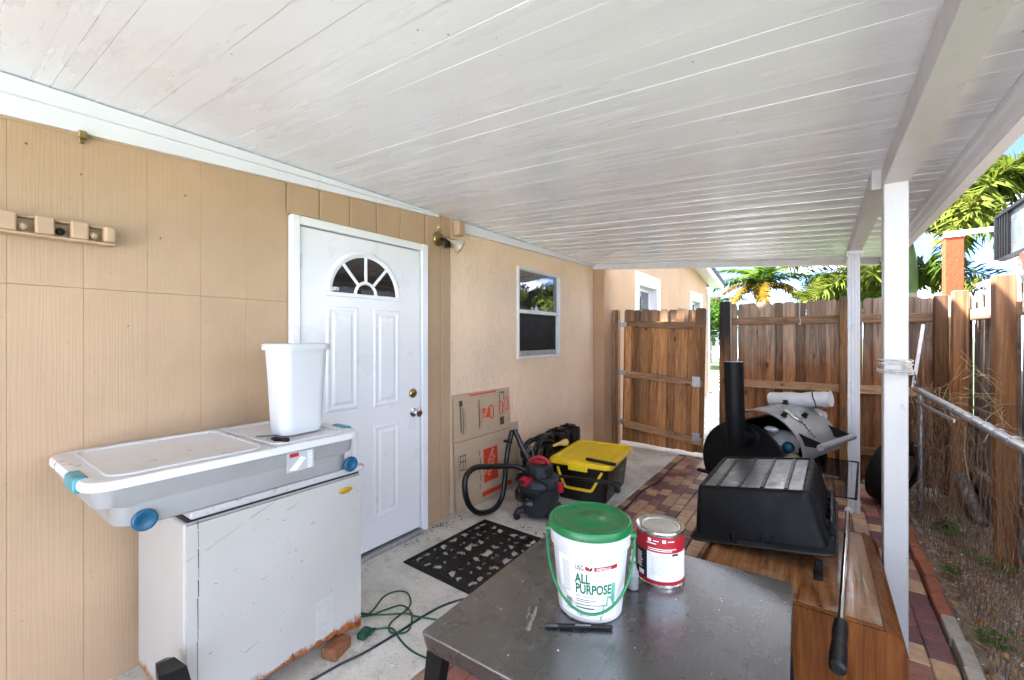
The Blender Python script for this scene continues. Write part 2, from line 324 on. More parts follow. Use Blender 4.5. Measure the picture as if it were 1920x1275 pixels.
# ------------------------------------------------------------------ mesh helpers
def V(*a): return Vector(a)
class MB:
    def __init__(s): s.v = []; s.f = []; s.s = []
    def add(s, vs_, fs, sm=False):
        o = len(s.v); s.v += [tuple(p) for p in vs_]; s.f += [tuple(i + o for i in f) for f in fs]; s.s += [sm] * len(fs); return s
    def box(s, x0, x1, y0, y1, z0, z1):
        return s.add([(x0, y0, z0), (x1, y0, z0), (x1, y1, z0), (x0, y1, z0), (x0, y0, z1), (x1, y0, z1), (x1, y1, z1), (x0, y1, z1)],
                     [(0, 3, 2, 1), (4, 5, 6, 7), (0, 1, 5, 4), (1, 2, 6, 5), (2, 3, 7, 6), (3, 0, 4, 7)])
    def bbox(s, x0, x1, y0, y1, z0, z1, b=.004, seg=1, mat=None, sm=False):
        bm = bmesh.new(); bmesh.ops.create_cube(bm, size=1)
        bmesh.ops.scale(bm, vec=(x1 - x0, y1 - y0, z1 - z0), verts=bm.verts)
        bmesh.ops.bevel(bm, geom=list(bm.edges), offset=b, segments=seg, affect='EDGES', profile=.5)
        bmesh.ops.translate(bm, vec=((x0 + x1) / 2, (y0 + y1) / 2, (z0 + z1) / 2), verts=bm.verts)
        if mat is not None: bmesh.ops.transform(bm, matrix=mat, verts=bm.verts)
        bm.verts.index_update()
        s.add([v.co[:] for v in bm.verts], [[v.index for v in f.verts] for f in bm.faces], sm); bm.free(); return s
    def tube(s, pts, r, n=8, closed=False, caps=True, sm=True):
        pts = [Vector(p) for p in pts]; m = len(pts); rr = r if isinstance(r, (list, tuple)) else [r] * m
        t0 = (pts[1] - pts[0]).normalized(); up = Vector((0, 0, 1)) if abs(t0.z) < .9 else Vector((1, 0, 0))
        nx = t0.cross(up).normalized(); vs_ = []
        for i, p in enumerate(pts):
            a = pts[(i - 1) % m] if (closed or i) else p; c = pts[(i + 1) % m] if (closed or i < m - 1) else p
            t = (c - a).normalized() if (c - a).length > 1e-9 else t0
            nx = (nx - t * nx.dot(t)); nx = nx.normalized() if nx.length > 1e-6 else t.orthogonal().normalized()
            ny = t.cross(nx)
            for k in range(n):
                an = 2 * PI * k / n; vs_.append(p + (nx * math.cos(an) + ny * math.sin(an)) * rr[i])
        fs = []
        for i in range(m if closed else m - 1):
            j = (i + 1) % m
            for k in range(n): q = (k + 1) % n; fs.append((i * n + k, i * n + q, j * n + q, j * n + k))
        s.add(vs_, fs, sm)
        if caps and not closed:
            o = len(s.v) - m * n
            s.f.append(tuple(o + k for k in range(n))[::-1]); s.s.append(False); s.f.append(tuple(o + (m - 1) * n + k for k in range(n))); s.s.append(False)
        return s
    def cyl(s, p0, p1, r0, r1=None, n=16, sm=True): return s.tube([p0, p1], [r0, r0 if r1 is None else r1], n, sm=sm)
    def lathe(s, prof, n=32, c=(0, 0, 0), mat=None, sm=True, cap0=True, cap1=True):
        vs_ = [Vector((r * math.cos(2 * PI * k / n), r * math.sin(2 * PI * k / n), z)) for r, z in prof for k in range(n)]
        fs = [(i * n + k, i * n + (k + 1) % n, (i + 1) * n + (k + 1) % n, (i + 1) * n + k) for i in range(len(prof) - 1) for k in range(n)]
        if mat is not None: vs_ = [mat @ v for v in vs_]
        vs_ = [v + Vector(c) for v in vs_]; o = len(s.v); s.add(vs_, fs, sm)
        if cap0 and prof[0][0] > 1e-6: s.f.append(tuple(o + k for k in range(n))[::-1]); s.s.append(False)
        if cap1 and prof[-1][0] > 1e-6: b = o + (len(prof) - 1) * n; s.f.append(tuple(b + k for k in range(n))); s.s.append(False)
        return s
    def sph(s, c, r, n=16, sq=(1, 1, 1)):
        pr = [(max(1e-7, r * math.sin(PI * i / (n // 2))), -r * math.cos(PI * i / (n // 2))) for i in range(n // 2 + 1)]
        return s.lathe(pr, n, c, Matrix.Diagonal((*sq, 1)), True, False, False)
    def prism(s, poly, fn, d0, d1, sm=False):
        """poly: 2-D outline; fn(a, b, d) -> point; extruded from d0 to d1"""
        k = len(poly); vs_ = [fn(a, b, d0) for a, b in poly] + [fn(a, b, d1) for a, b in poly]
        fs = [tuple(range(k))[::-1], tuple(range(k, 2 * k))] + [(i, (i + 1) % k, k + (i + 1) % k, k + i) for i in range(k)]
        return s.add(vs_, fs, sm)
    def loft(s, rings, cap0=True, cap1=True, sm=True):
        n = len(rings[0]); o = len(s.v)
        fs = [(i * n + k, i * n + (k + 1) % n, (i + 1) * n + (k + 1) % n, (i + 1) * n + k) for i in range(len(rings) - 1) for k in range(n)]
        s.add([p for r_ in rings for p in r_], fs, sm)
        if cap0: s.f.append(tuple(o + k for k in range(n))[::-1]); s.s.append(False)
        if cap1: b = o + (len(rings) - 1) * n; s.f.append(tuple(b + k for k in range(n))); s.s.append(False)
        return s
    def mesh(s, name, mat, org=(0, 0, 0)):
        me = bpy.data.meshes.new(name); me.from_pydata([(p[0] - org[0], p[1] - org[1], p[2] - org[2]) for p in s.v], [], s.f)
        me.polygons.foreach_set('use_smooth', s.s); bm = bmesh.new(); bm.from_mesh(me); bmesh.ops.recalc_face_normals(bm, faces=bm.faces); bm.to_mesh(me); bm.free()
        if mat: me.materials.append(mat)
        me.update()
        if any(s.s): me.set_sharp_from_angle(angle=R(38))
        return me
def rrect(w, h, r, n=5, z=0, c=(0, 0)):
    out = []
    for (sx, sy, a0) in ((1, 1, 0), (-1, 1, 90), (-1, -1, 180), (1, -1, 270)):
        for i in range(n + 1):
            a = R(a0 + 90 * i / n); out.append((c[0] + sx * (w / 2 - r) + r * math.cos(a), c[1] + sy * (h / 2 - r) + r * math.sin(a), z))
    return out
def smooth_path(pts, k=6, closed=False):
    P = [Vector(p) for p in pts]; out = []; m = len(P)
    for i in range(m if closed else m - 1):
        p0 = P[(i - 1) % m] if closed or i else P[0]; p1 = P[i]; p2 = P[(i + 1) % m]; p3 = P[(i + 2) % m] if closed or i + 2 < m else P[-1]
        for j in range(k):
            t = j / k
            out.append(.5 * ((2 * p1) + (p2 - p0) * t + (2 * p0 - 5 * p1 + 4 * p2 - p3) * t * t + (3 * p1 - p0 - 3 * p2 + p3) * t ** 3))
    if not closed: out.append(P[-1])
    return out

ORG = {}
def thing(name, label, cat, loc=(0, 0, 0), rot=(0, 0, 0), group=None, world=False):
    o = bpy.data.objects.new(name, None); C.objects.link(o); o.empty_display_size = .1
    o.location = loc; o.rotation_euler = rot if isinstance(rot, (tuple, Euler)) else (0, 0, rot)
    tag(o, label, cat, group); ORG[o] = Vector(loc) if world else Vector((0, 0, 0)); return o
def tag(o, label, cat, group=None, kind=None):
    o['label'] = label; o['category'] = cat
    if group: o['group'] = group
    if kind: o['kind'] = kind
    return o
def obj(name, mb, mat, parent=None, kind=None, label=None):
    org = ORG.get(parent, Vector((0, 0, 0)))
    o = bpy.data.objects.new(name, mb.mesh(name, mat, org) if isinstance(mb, MB) else mb); C.objects.link(o)
    if parent is not None: o.parent = parent; ORG[o] = org
    if kind: o['kind'] = kind
    if label: o['label'] = label
    return o
def solo(name, mb, mat, label, cat, base, group=None):
    """one-mesh thing whose origin sits at its base"""
    o = bpy.data.objects.new(name, mb.mesh(name, mat, base)); C.objects.link(o); o.location = base; return tag(o, label, cat, group)
def piece(name, me, parent, loc=(0, 0, 0), rot=(0, 0, 0)):
    o = bpy.data.objects.new(name, me); C.objects.link(o); o.parent = parent
    o.location = Vector(loc) - ORG.get(parent, Vector((0, 0, 0))); o.rotation_euler = rot; return o
def struct(name, mb, mat):
    o = obj(name, mb, mat); o['kind'] = 'structure'; ORG[o] = Vector((0, 0, 0)); return o

_tx = {}
def text2d(s, size, bold=0.0):
    """outline font turned into flat polygons: (verts, faces, width)"""
    k = (s, bold)
    if k not in _tx:
        cu = bpy.data.curves.new('t', 'FONT'); cu.body = s; cu.size = 1; cu.offset = bold; cu.resolution_u = 3
        o = bpy.data.objects.new('t', cu); C.objects.link(o); bpy.context.view_layer.update()
        me = bpy.data.meshes.new_from_object(o.evaluated_get(bpy.context.evaluated_depsgraph_get()))
        vs_ = [(v.co.x, v.co.y) for v in me.vertices]; fs = [tuple(p.vertices) for p in me.polygons]
        bpy.data.objects.remove(o); bpy.data.curves.remove(cu); bpy.data.meshes.remove(me); _tx[k] = (vs_, fs)
    vs_, fs = _tx[k]; w = max(v[0] for v in vs_)
    return [(x * size, y * size) for x, y in vs_], fs, w * size
for s_, b_ in (('USG', .02), ('SHEETROCK', .01), ('ALL', .034), ('PURPOSE', .034), ('Joint Compound', 0), ('3.5 gal (13.2 L)', 0), ('THE HOME', .015), ('DEPOT', .015), ('READY TO USE', 0)): text2d(s_, 1, b_)

def zc(x): return 2.365 - .059 * (x + 2.39)      # underside of the patio roof

# ================================================================== SETTING: ground, slab, pavers
g = MB(); N = 40
g.add([(-600, -600, -.09), (600, -600, -.09), (600, 600, -.09), (-600, 600, -.09)], [(0, 1, 2, 3)])
struct('lawn', g, GRASS)
struct('concrete_slab', MB().bbox(-2.42, -1.382, -3.64, 5.42, -.08, 0, .006), CONC)
struct('unseen_bounce_concrete', MB().bbox(-14, 14, -22, -3.65, -.085, -.004, .004), M('pale_bounce_concrete', (.56, .58, .61), .8, var=.1, kind='World'))  # unseen pale ground added behind the camera to bounce sunlight under the roof
struct('side_path', MB().bbox(-2.24, -1.0, 5.43, 13, -.085, -.012, .006), CONC)

pat = struct('paver_patio', MB().box(-1.381, .489, -3.64, 5.45, -.08, -.008), SAND)
PW, PL = .0935, .155
pav = [MB().bbox(-PW / 2 + .0022, PW / 2 - .0022, -PL / 2 + .0025, PL / 2 - .0025, -.05, 0, .0045).mesh('paver', PAVER) for _ in range(1)][0]
half = MB().bbox(-PW / 2 + .0022, PW / 2 - .0022, -PL / 4 + .002, PL / 4 - .002, -.05, 0, .0045).mesh('paver_half', PAVER)
rest = MB(); rp = random.Random(3)
for c in range(20):
    x = -1.38 + PW * (c + .5)
    for r_ in range(-23, 36):
        y = r_ * PL + (PL / 2 if c % 2 else 0)
        if y > 5.38: continue
        vis = (x < -.72 and y > 3.0) or (-.72 <= x < -.4 and 2.95 < y < 3.75) or (x < -1.08 and .85 < y < 1.55) or (x > .02 and y > 2.65) or (x > .28 and y > 2.0)
        dz = rp.uniform(-.002, .002)
        if vis: piece('paver', pav, pat, (x + rp.uniform(-.001, .001), y, dz), (rp.uniform(-.012, .012), rp.uniform(-.012, .012), rp.uniform(-.012, .012)))
        else: rest.box(x - PW / 2 + .002, x + PW / 2 - .002, y - PL / 2 + .002, y + PL / 2 - .002, -.03, dz)
obj('hidden_pavers', rest, M('clay_paver_field', (.22, .11, .075), .6, var=.5, scale=9, kind='World'), pat, kind='stuff')
# edging bricks along the soil
edge = struct('brick_edging', MB().box(.492, .545, -3.64, 5.4, -.08, -.012), SAND)
for i in range(26):
    y = .35 + i * .212
    if y < 3.0: m_ = EDGE_BE
    else: m_ = EDGE_OR
    key = 'edge_o' if m_ is EDGE_OR else 'edge_b'
    me = bpy.data.meshes.get(key) or MB().bbox(-.029, .029, -.1035, .1035, -.05, .045, .007, 2).mesh(key, m_)
    piece('edging_brick', me, edge, (.523 + rp.uniform(-.006, .006), y, rp.uniform(-.008, .004)), (rp.uniform(-.02, .02), rp.uniform(-.06, .06), rp.uniform(-.035, .035)))
# soil strip (lumpy sheet)
so = MB(); nx_, ny_ = 16, 120; rs = random.Random(5)
hh = [[(rs.uniform(-.012, .016) + .03 * math.sin(i * .5 + j * .23) * math.sin(j * .11)) if 0 < i < nx_ else -.02 for j in range(ny_ + 1)] for i in range(nx_ + 1)]
so.add([(.548 + .62 * i / nx_, -3.64 + 9.5 * j / ny_, -.012 + hh[i][j] + .05 * (i / nx_) ** 2) for i in range(nx_ + 1) for j in range(ny_ + 1)],
       [(i * (ny_ + 1) + j, (i + 1) * (ny_ + 1) + j, (i + 1) * (ny_ + 1) + j + 1, i * (ny_ + 1) + j + 1) for i in range(nx_) for j in range(ny_)], True)
struct('soil_strip', so, DIRT)
# litter: dead leaf scraps, wood chips (nobody could count them)
lt = MB(); rl = random.Random(11)
for _ in range(2600):
    x, y = rl.uniform(.56, 1.05), rl.uniform(2.0, 5.4); s_ = rl.uniform(.006, .022); z = .012 + .05 * ((x - .55) / .62) ** 2 + rl.uniform(0, .02)
    mt = Matrix.Translation((x, y, z)) @ Euler((rl.uniform(-.7, .7), rl.uniform(-.7, .7), rl.uniform(0, 6.3))).to_matrix().to_4x4()
    w_ = s_ * rl.uniform(.25, .6)
    lt.add([mt @ V(-s_, 0, 0), mt @ V(0, -w_, .003), mt @ V(s_, 0, 0), mt @ V(0, w_, .003)], [(0, 1, 2, 3)])
ch_m = MB()
for _ in range(700):
    x, y = rl.uniform(.56, 1.0), rl.uniform(2.2, 5.3); s_ = rl.uniform(.003, .010); z = .018 + .05 * ((x - .55) / .62) ** 2
    mt = Matrix.Translation((x, y, z + rl.uniform(0, .008))) @ Euler((rl.uniform(-.5, .5), rl.uniform(-.5, .5), rl.uniform(0, 6.3))).to_matrix().to_4x4()
    ch_m.add([mt @ V(-s_, -s_ * .3, 0), mt @ V(s_, -s_ * .4, 0), mt @ V(s_ * .8, s_ * .4, .002), mt @ V(-s_ * .7, s_ * .5, .001)], [(0, 1, 2, 3)])
o = obj('pale_chips', ch_m, M('pale_chip', (.62, .58, .52), .8, var=.3)); o['kind'] = 'stuff'; o['label'] = 'pale shell and wood chips speckling the soil strip'; o['category'] = 'chips'
o = obj('leaf_litter', lt, DEADLEAF); o['kind'] = 'stuff'; o['label'] = 'dry leaf scraps scattered on the soil strip'; o['category'] = 'leaf litter'
# gravel at the foot of the wall (small dark debris on the slab)
gv = MB()
for _ in range(150):
    t = rl.random(); x, y = (-2.28 + rl.gauss(0, .05), 2.35 + rl.gauss(0, .18)) if t < .6 else (-1.75 + rl.gauss(0, .1), 2.66 + rl.gauss(0, .03))
    if x < -2.36: continue
    s_ = rl.uniform(.003, .012); mt = Matrix.Translation((x, y, s_ * .25)) @ Euler((rl.uniform(-.3, .3), rl.uniform(-.3, .3), rl.uniform(0, 6))).to_matrix().to_4x4()
    gv.add([mt @ V(-s_, 0, 0), mt @ V(0, -s_ * .5, 0), mt @ V(s_, 0, .002), mt @ V(0, s_ * .6, .001)], [(0, 1, 2, 3)])
o = obj('floor_debris', gv, M('dark_debris', (.07, .05, .035), .9, var=.4)); o['kind'] = 'stuff'; o['label'] = 'dark leaf debris scattered beside the door mat'; o['category'] = 'debris'

# ================================================================== HOUSE
house = thing('house', 'tan house with grooved siding, stucco wall and white entry door', 'house', (-2.48, 2.5, 0), world=True)
XW = -2.39
obj('wall_core', MB().box(-2.62, -2.412, -3.6, 1.21, -.05, 2.5).box(-2.62, -2.412, 1.21, 2.25, 2.1, 2.5).box(-2.62, -2.412, 2.25, 2.509, -.05, 2.5), TAN_PAINT, house)
sw = obj('siding', MB().box(-2.411, -2.400, -3.6, 1.225, 0, 2.42).box(-2.411, -2.400, 2.238, 2.507, 0, 2.42).box(-2.411, -2.400, 1.226, 2.237, 2.105, 2.42), TAN_PAINT, house)
bl = MB().bbox(-.012, 0, .0002, .1998, 0, 1.6132, .0012).mesh('siding_board_low', SIDING); bu = MB().bbox(-.012, 0, .0002, .1998, 0, .80, .0012).mesh('siding_board_high', SIDING)
for k in range(-18, 6):
    piece('siding_board', bl, sw, (XW + .0004 * (k % 2), .2 * k + .004, .001)); piece('siding_board', bu, sw, (XW + .0004 * (k % 3), .2 * k + .004, 1.615))
for a, b_ in ((1.21, 1.4), (1.404, 1.6), (1.604, 1.8), (1.804, 2.0), (2.004, 2.232)):
    piece('siding_board', MB().bbox(-.012, 0, .002, b_ - a - .002, 0, .31, .004).mesh('siding_board_door_head', SIDING), sw, (XW, a, 2.108))
for a, b_ in ((2.24, 2.398), (2.402, 2.508)):
    piece('siding_board', MB().bbox(-.012, 0, .002, b_ - a - .002, 0, 2.41, .004).mesh('siding_board_tall', SIDING), sw, (XW, a, .002))
# peeled lip of siding just under the trim
obj('siding_lip', MB().prism([(2.195, 0), (2.235, .006), (2.235, -.02), (2.19, -.02)], lambda a, b_, d: (XW + b_ + .004, d, a + .06 * d), -3.58, 1.9), SIDING, house)
# stucco part, with a window opening
WY0, WY1, WZ0, WZ1 = 3.45, 4.30, 1.205, 2.118
XS = -2.405
st = MB()
for y0, y1, z0, z1 in ((2.511, WY0, -.05, 2.5), (WY1, 5.2, -.05, 2.5), (WY0, WY1, -.05, WZ0), (WY0, WY1, WZ1, 2.5)): st.box(-2.62, XS, y0, y1, z0, z1)
obj('stucco_wall', st, STUCCO, house)
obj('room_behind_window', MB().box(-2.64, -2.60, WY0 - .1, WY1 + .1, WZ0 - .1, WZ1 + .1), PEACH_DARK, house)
def window(parent, name, x, y0, y1, z0, z1, upper, lower, fr=.028, rec=.0, split=.52):
    w = obj(name, MB().bbox(x - .05, x + .012, y0, y0 + fr, z0, z1, .004).bbox(x - .05, x + .012, y1 - fr, y1, z0, z1, .004)
            .bbox(x - .05, x + .011, y0 + fr, y1 - fr, z1 - fr, z1, .004).bbox(x - .05, x + .011, y0 + fr, y1 - fr, z0, z0 + fr, .004), FRAME, parent)
    zm = z0 + (z1 - z0) * split
    obj('meeting_rail', MB().bbox(x - .045, x + .006, y0 + fr, y1 - fr, zm - .022, zm + .016, .004), FRAME, w)
    obj('pane', MB().box(x - .034, x - .028, y0 + fr, y1 - fr, zm + .016, z1 - fr), upper, w, label='upper pane reflecting trees and sky')
    obj('pane', MB().box(x - .044, x - .038, y0 + fr, y1 - fr, z0 + fr, zm - .022), lower, w, label='lower pane behind a black insect screen')
    return w
win = window(house, 'window', XS + .006, WY0, WY1, WZ0, WZ1, GLASS_SKY, SCREEN)
obj('screen_bar', MB().bbox(XS - .036, XS - .02, WY0 + .03, WY1 - .03, WZ0 + .03, WZ0 + .075, .003), GALV, win)
# door
dy0, dy1, dz0, dz1 = 1.272, 2.172, .035, 2.045
XD = -2.372
fr = obj('door_frame', MB().bbox(-2.46, -2.355, 1.222, 1.268, .0, 2.10, .004).bbox(-2.46, -2.355, 2.176, 2.234, .0, 2.10, .004).bbox(-2.46, -2.356, 1.268, 2.176, 2.052, 2.10, .004)
          , DOOR, house)
obj('threshold', MB().bbox(-2.46, -2.33, 1.27, 2.175, -.02, .022, .006), GALV, house)
obj('door_reveal', MB().box(-2.5, -2.425, 1.268, 2.176, .0, 2.052), INK_DK, house)
door = obj('door', MB().bbox(-2.42, XD, dy0 + .004, dy1 - .005, dz0, dz1, .003), DOOR, house)
def panel(y0, y1, z0, z1):
    mb = MB(); x = XD + .0003
    # sloped moulding ring: outer lip, valley, raised field
    rings = []
    for ins, h in ((0, 0), (.006, .006), (.018, .0065), (.03, .001), (.04, .001), (.055, .007)):
        rings.append([(x + h, y0 + ins, z0 + ins), (x + h, y1 - ins, z0 + ins), (x + h, y1 - ins, z1 - ins), (x + h, y0 + ins, z1 - ins)])
    mb.loft(rings, False, True, False); return mb
for p in ((1.430, 1.648, .970, 1.606), (1.765, 1.975, .960, 1.600), (1.430, 1.648, .225, .838), (1.765, 1.975, .225, .838)): obj('door_panel', panel(*p), DOOR, door)
fy, fz, fr_o, fr_i = 1.703, 1.688, .268, .238
mb = MB(); n = 36; rings = []
for k in range(n + 1):
    a = PI * k / n; ring = []
    for rr_, h in ((fr_o + .012, 0), (fr_o, .010), (fr_o - .012, .011), (fr_i, .004), (fr_i, -.001)):
        ring.append((XD + .0004 + h, fy - rr_ * math.cos(a), fz + rr_ * math.sin(a)))
    rings.append(ring)
for k in range(n):
    o_ = len(mb.v); mb.add(rings[k] + rings[k + 1], [(i, i + 1, 6 + i, 5 + i) for i in range(4)], False)
fl = obj('fanlight_frame', mb, DOOR, door)
obj('fanlight_sill', MB().bbox(XD - .001, XD + .013, fy - fr_o - .02, fy + fr_o + .02, fz - .022, fz + .004, .004), DOOR, fl)
sect = [0, 48, 90, 132, 180]; RI = .085
for i in range(4):
    a0, a1 = R(sect[i] + (2.2 if i else 0)), R(sect[i + 1] - (2.2 if i < 3 else 0)); k = 10
    poly = [(fr_i * math.cos(a0 + (a1 - a0) * j / k), fr_i * math.sin(a0 + (a1 - a0) * j / k)) for j in range(k + 1)] + [(RI * math.cos(a1 - (a1 - a0) * j / k), RI * math.sin(a1 - (a1 - a0) * j / k)) for j in range(k + 1)]
    obj('pane', MB().prism(poly, lambda a, b_, d: (XD + d, fy - a, fz + b_ + .003), .0005, .0025), GLASS_DARK, fl)
obj('pane', MB().prism([(.068 * math.cos(PI * j / 12), .068 * math.sin(PI * j / 12)) for j in range(13)], lambda a, b_, d: (XD + d, fy - a, fz + b_ + .003), .0005, .0025), GLASS_DARK, fl)
for a in sect[1:4]:
    ca, sa = math.cos(R(a)), math.sin(R(a)); q = lambda r_, t, h: (XD + h, fy - (r_ * ca - t * sa), fz + r_ * sa + t * ca)
    m_ = MB(); m_.loft([[q(RI - .008, -.011, 0.001), q(RI - .008, -.007, .010), q(RI - .008, .007, .010), q(RI - .008, .011, 0.001)], [q(fr_i + .004, -.011, 0.001), q(fr_i + .004, -.007, .010), q(fr_i + .004, .007, .010), q(fr_i + .004, .011, 0.001)]], True, True, False)
    obj('muntin', m_, DOOR, fl)
m_ = MB(); rg = [[(XD + h, fy - r_ * math.cos(PI * k / 16), fz + r_ * math.sin(PI * k / 16)) for r_, h in ((.066, .001), (.070, .0105), (.084, .0105), (.088, .001))] for k in range(17)]
m_.loft(rg, True, True, False); obj('muntin', m_, DOOR, fl)
kn = MB().lathe([(.030, 0), (.032, .006), (.014, .012), (.012, .03), (.024, .04), (.030, .055), (.026, .068), (.010, .072)], 20, (XD, 2.102, .88), Matrix.Rotation(PI / 2, 4, 'Y')); obj('door_knob', kn, CHROME, door)
db = MB().lathe([(.032, 0), (.034, .008), (.026, .018), (.018, .02), (.004, .021)], 20, (XD, 2.095, 1.018), Matrix.Rotation(PI / 2, 4, 'Y')); obj('deadbolt', db, BRASS, door)
for z in (1.80, 1.02, .28): obj('hinge', MB().cyl((XD + .006, dy0 - .002, z), (XD + .006, dy0 - .002, z + .09), .007, n=8), GALV, door)
# wing beyond the gate (stands 14 cm proud), gable roof and two deep white windows
WX = -2.25
wing = MB(); wy = [(6.33, 7.57), (9.7, 10.88)]; wz = (1.1, 2.42); ys = [5.2, wy[0][0], wy[0][1], wy[1][0], wy[1][1], 11.43]
for i in range(5):
    y0, y1 = ys[i], ys[i + 1]
    if i in (1, 3): wing.box(-4, WX, y0, y1, -.1, wz[0]).box(-4, WX, y0, y1, wz[1], 2.5)
    else: wing.box(-4, WX, y0, y1, -.1, 2.5)
wing.prism([(5.2, 2.5), (11.43, 2.5), (11.43, 2.78), (5.2, 3.7)], lambda a, b_, d: (d, a, b_), -4, WX)
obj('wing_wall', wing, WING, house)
for (y0, y1) in wy:
    t_ = .17
    wt = obj('wing_window', MB().bbox(WX - .02, WX + .015, y0 - .001, y0 + t_, wz[0], wz[1], .004).bbox(WX - .02, WX + .015, y1 - t_, y1, wz[0], wz[1], .004).bbox(WX - .02, WX + .014, y0 + t_, y1 - t_, wz[1] - t_ * 1.15, wz[1], .004).bbox(WX - .02, WX + .014, y0 + t_, y1 - t_, wz[0], wz[0] + t_, .004), FRAME, house)
    obj('window_reveal', MB().box(WX - .16, WX - .021, y0 + .001, y0 + t_, wz[0], wz[1]).box(WX - .16, WX - .021, y1 - t_, y1 - .001, wz[0], wz[1]).box(WX - .16, WX - .021, y0 + t_, y1 - t_, wz[1] - t_ * 1.15, wz[1] - .001), FRAME, wt)
    obj('sash', MB().bbox(WX - .15, WX - .11, y0 + t_, y0 + t_ + .05, wz[0] + t_, wz[1] - .2, .004).bbox(WX - .15, WX - .11, y1 - t_ - .05, y1 - t_, wz[0] + t_, wz[1] - .2, .004).bbox(WX - .15, WX - .112, y0 + t_ + .05, y1 - t_ - .05, wz[1] - .25, wz[1] - .198, .004), FRAME, wt)
    obj('pane', MB().box(WX - .14, WX - .13, y0 + t_, y1 - t_, wz[0] + .1, wz[1] - .19), GLASS_SKY, wt)
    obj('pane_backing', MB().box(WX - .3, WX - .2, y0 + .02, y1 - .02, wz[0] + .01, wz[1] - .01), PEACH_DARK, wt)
rs_ = (3.7 - 2.78) / (11.43 - 5.2)
rz = lambda y: 3.70 - (y - 5.2) * rs_
obj('wing_roof', MB().prism([(4.9, rz(4.9) + .02), (12.0, rz(12.0) + .02), (12.0, rz(12.0) + .12), (4.9, rz(4.9) + .12)], lambda a, b_, d: (d, a, b_), -4.2, -1.93), ROOFS, house)
obj('rake_board', MB().prism([(4.9, rz(4.9) - .12), (11.95, rz(11.95) - .12), (11.95, rz(11.95) + .015), (4.9, rz(4.9) + .015)], lambda a, b_, d: (d, a, b_), -1.985, -1.95), FRAME, house)
obj('rake_soffit', MB().prism([(4.9, rz(4.9) - .03), (11.95, rz(11.95) - .03), (11.95, rz(11.95) + .012), (4.9, rz(4.9) + .012)], lambda a, b_, d: (d, a, b_), WX + .001, -1.986), FRAME, house)
cb = obj('corner_boards', MB().box(WX - .05, WX + .02, 11.435, 11.6, -.1, 2.6), FRAME, house)
for k in range(9): piece('corner_lap', bpy.data.meshes.get('clap') or MB().bbox(0, .018, 0, .17, 0, .26, .004).mesh('clap', FARWALL), cb, (WX + .021, 11.432, .05 + k * .27), (0, .02, 0))

# ================================================================== PATIO ROOF
roof = thing('patio_roof', 'white painted plank patio roof on two white posts', 'patio roof', (-.95, 2.5, 0), world=True)
SK = lambda x: 5.17 + (x + 2.39) * .125           # far edge runs slightly askew
X1 = .487; pr_ = random.Random(21); ys = []; y = -3.472
while y < 5.5:
    w_ = .0535 if .19 < y < .36 else .1065
    ys.append((y, y + w_)); y += w_
deck = obj('roof_deck', MB().add([(-2.6, -3.6, zc(-2.6) + .022), (.555, -3.6, zc(.555) + .022), (.555, SK(.6) + .02, zc(.555) + .022), (-2.6, SK(-2.6) + .02, zc(-2.6) + .022), (-2.6, -3.6, zc(-2.6) + .1), (.555, -3.6, zc(.555) + .1), (.555, SK(.6) + .02, zc(.555) + .1), (-2.6, SK(-2.6) + .02, zc(-2.6) + .1)],
                                 [(0, 3, 2, 1), (4, 5, 6, 7), (0, 1, 5, 4), (1, 2, 6, 5), (2, 3, 7, 6), (3, 0, 4, 7)]), W_PAINT, roof)
for i, (a, b_) in enumerate(ys):
    xs0 = max(-2.388, -2.388 + max(0, ((a + b_) / 2 - 5.17)) / .125)
    if xs0 > .40: continue
    gp = .0002 if i % 3 else .0007
    lift = pr_.uniform(-.0003, .0003); tl = pr_.uniform(-.0004, .0004)
    if (a + b_) / 2 > 2.2: tl += .0042 * (1 if i % 2 else -1) * min(1, (a - 2.2) / 1.5)
    ch = .0006
    prof = [(a + gp, .012), (a + gp, .0002), (a + gp + ch, 0 + tl), (b_ - gp - ch, 0 - tl), (b_ - gp, .0002), (b_ - gp, .012)]
    m_ = MB(); nseg = 8; rings = []
    for k in range(nseg + 1):
        x = xs0 + (X1 - xs0) * k / nseg; wob = pr_.uniform(-.0007, .0007)
        rings.append([(x, p, zc(x) + h + lift + wob) for p, h in prof])
    m_.loft(rings, True, True, False); piece('ceiling_plank', m_.mesh('ceiling_plank', CEIL, (0, a, 0)), roof, (0, a, 0))
# wall trim: two tapered pieces, each with a bead
def trim(y0, y1, h0, h1, dp):
    a = [(XW - .01, y0, zc(XW) - .005), (XW + dp, y0, zc(XW + dp) - .005), (XW + dp, y0, 2.363 - h0), (XW - .01, y0, 2.363 - h0)]
    b_ = [(XW - .01, y1, zc(XW) - .005), (XW + dp, y1, zc(XW + dp) - .005), (XW + dp, y1, 2.363 - h1), (XW - .01, y1, 2.363 - h1)]
    return MB().loft([a, b_], True, True, False)
tr_ = obj('wall_trim', trim(-3.58, 2.36, .365, .022, .018), W_PAINT, roof)
obj('trim_bead', trim(-3.58, 2.30, .165, .016, .038), W_PAINT, tr_)
obj('wall_trim', trim(2.56, 5.19, .088, .03, .016), W_PAINT, roof)
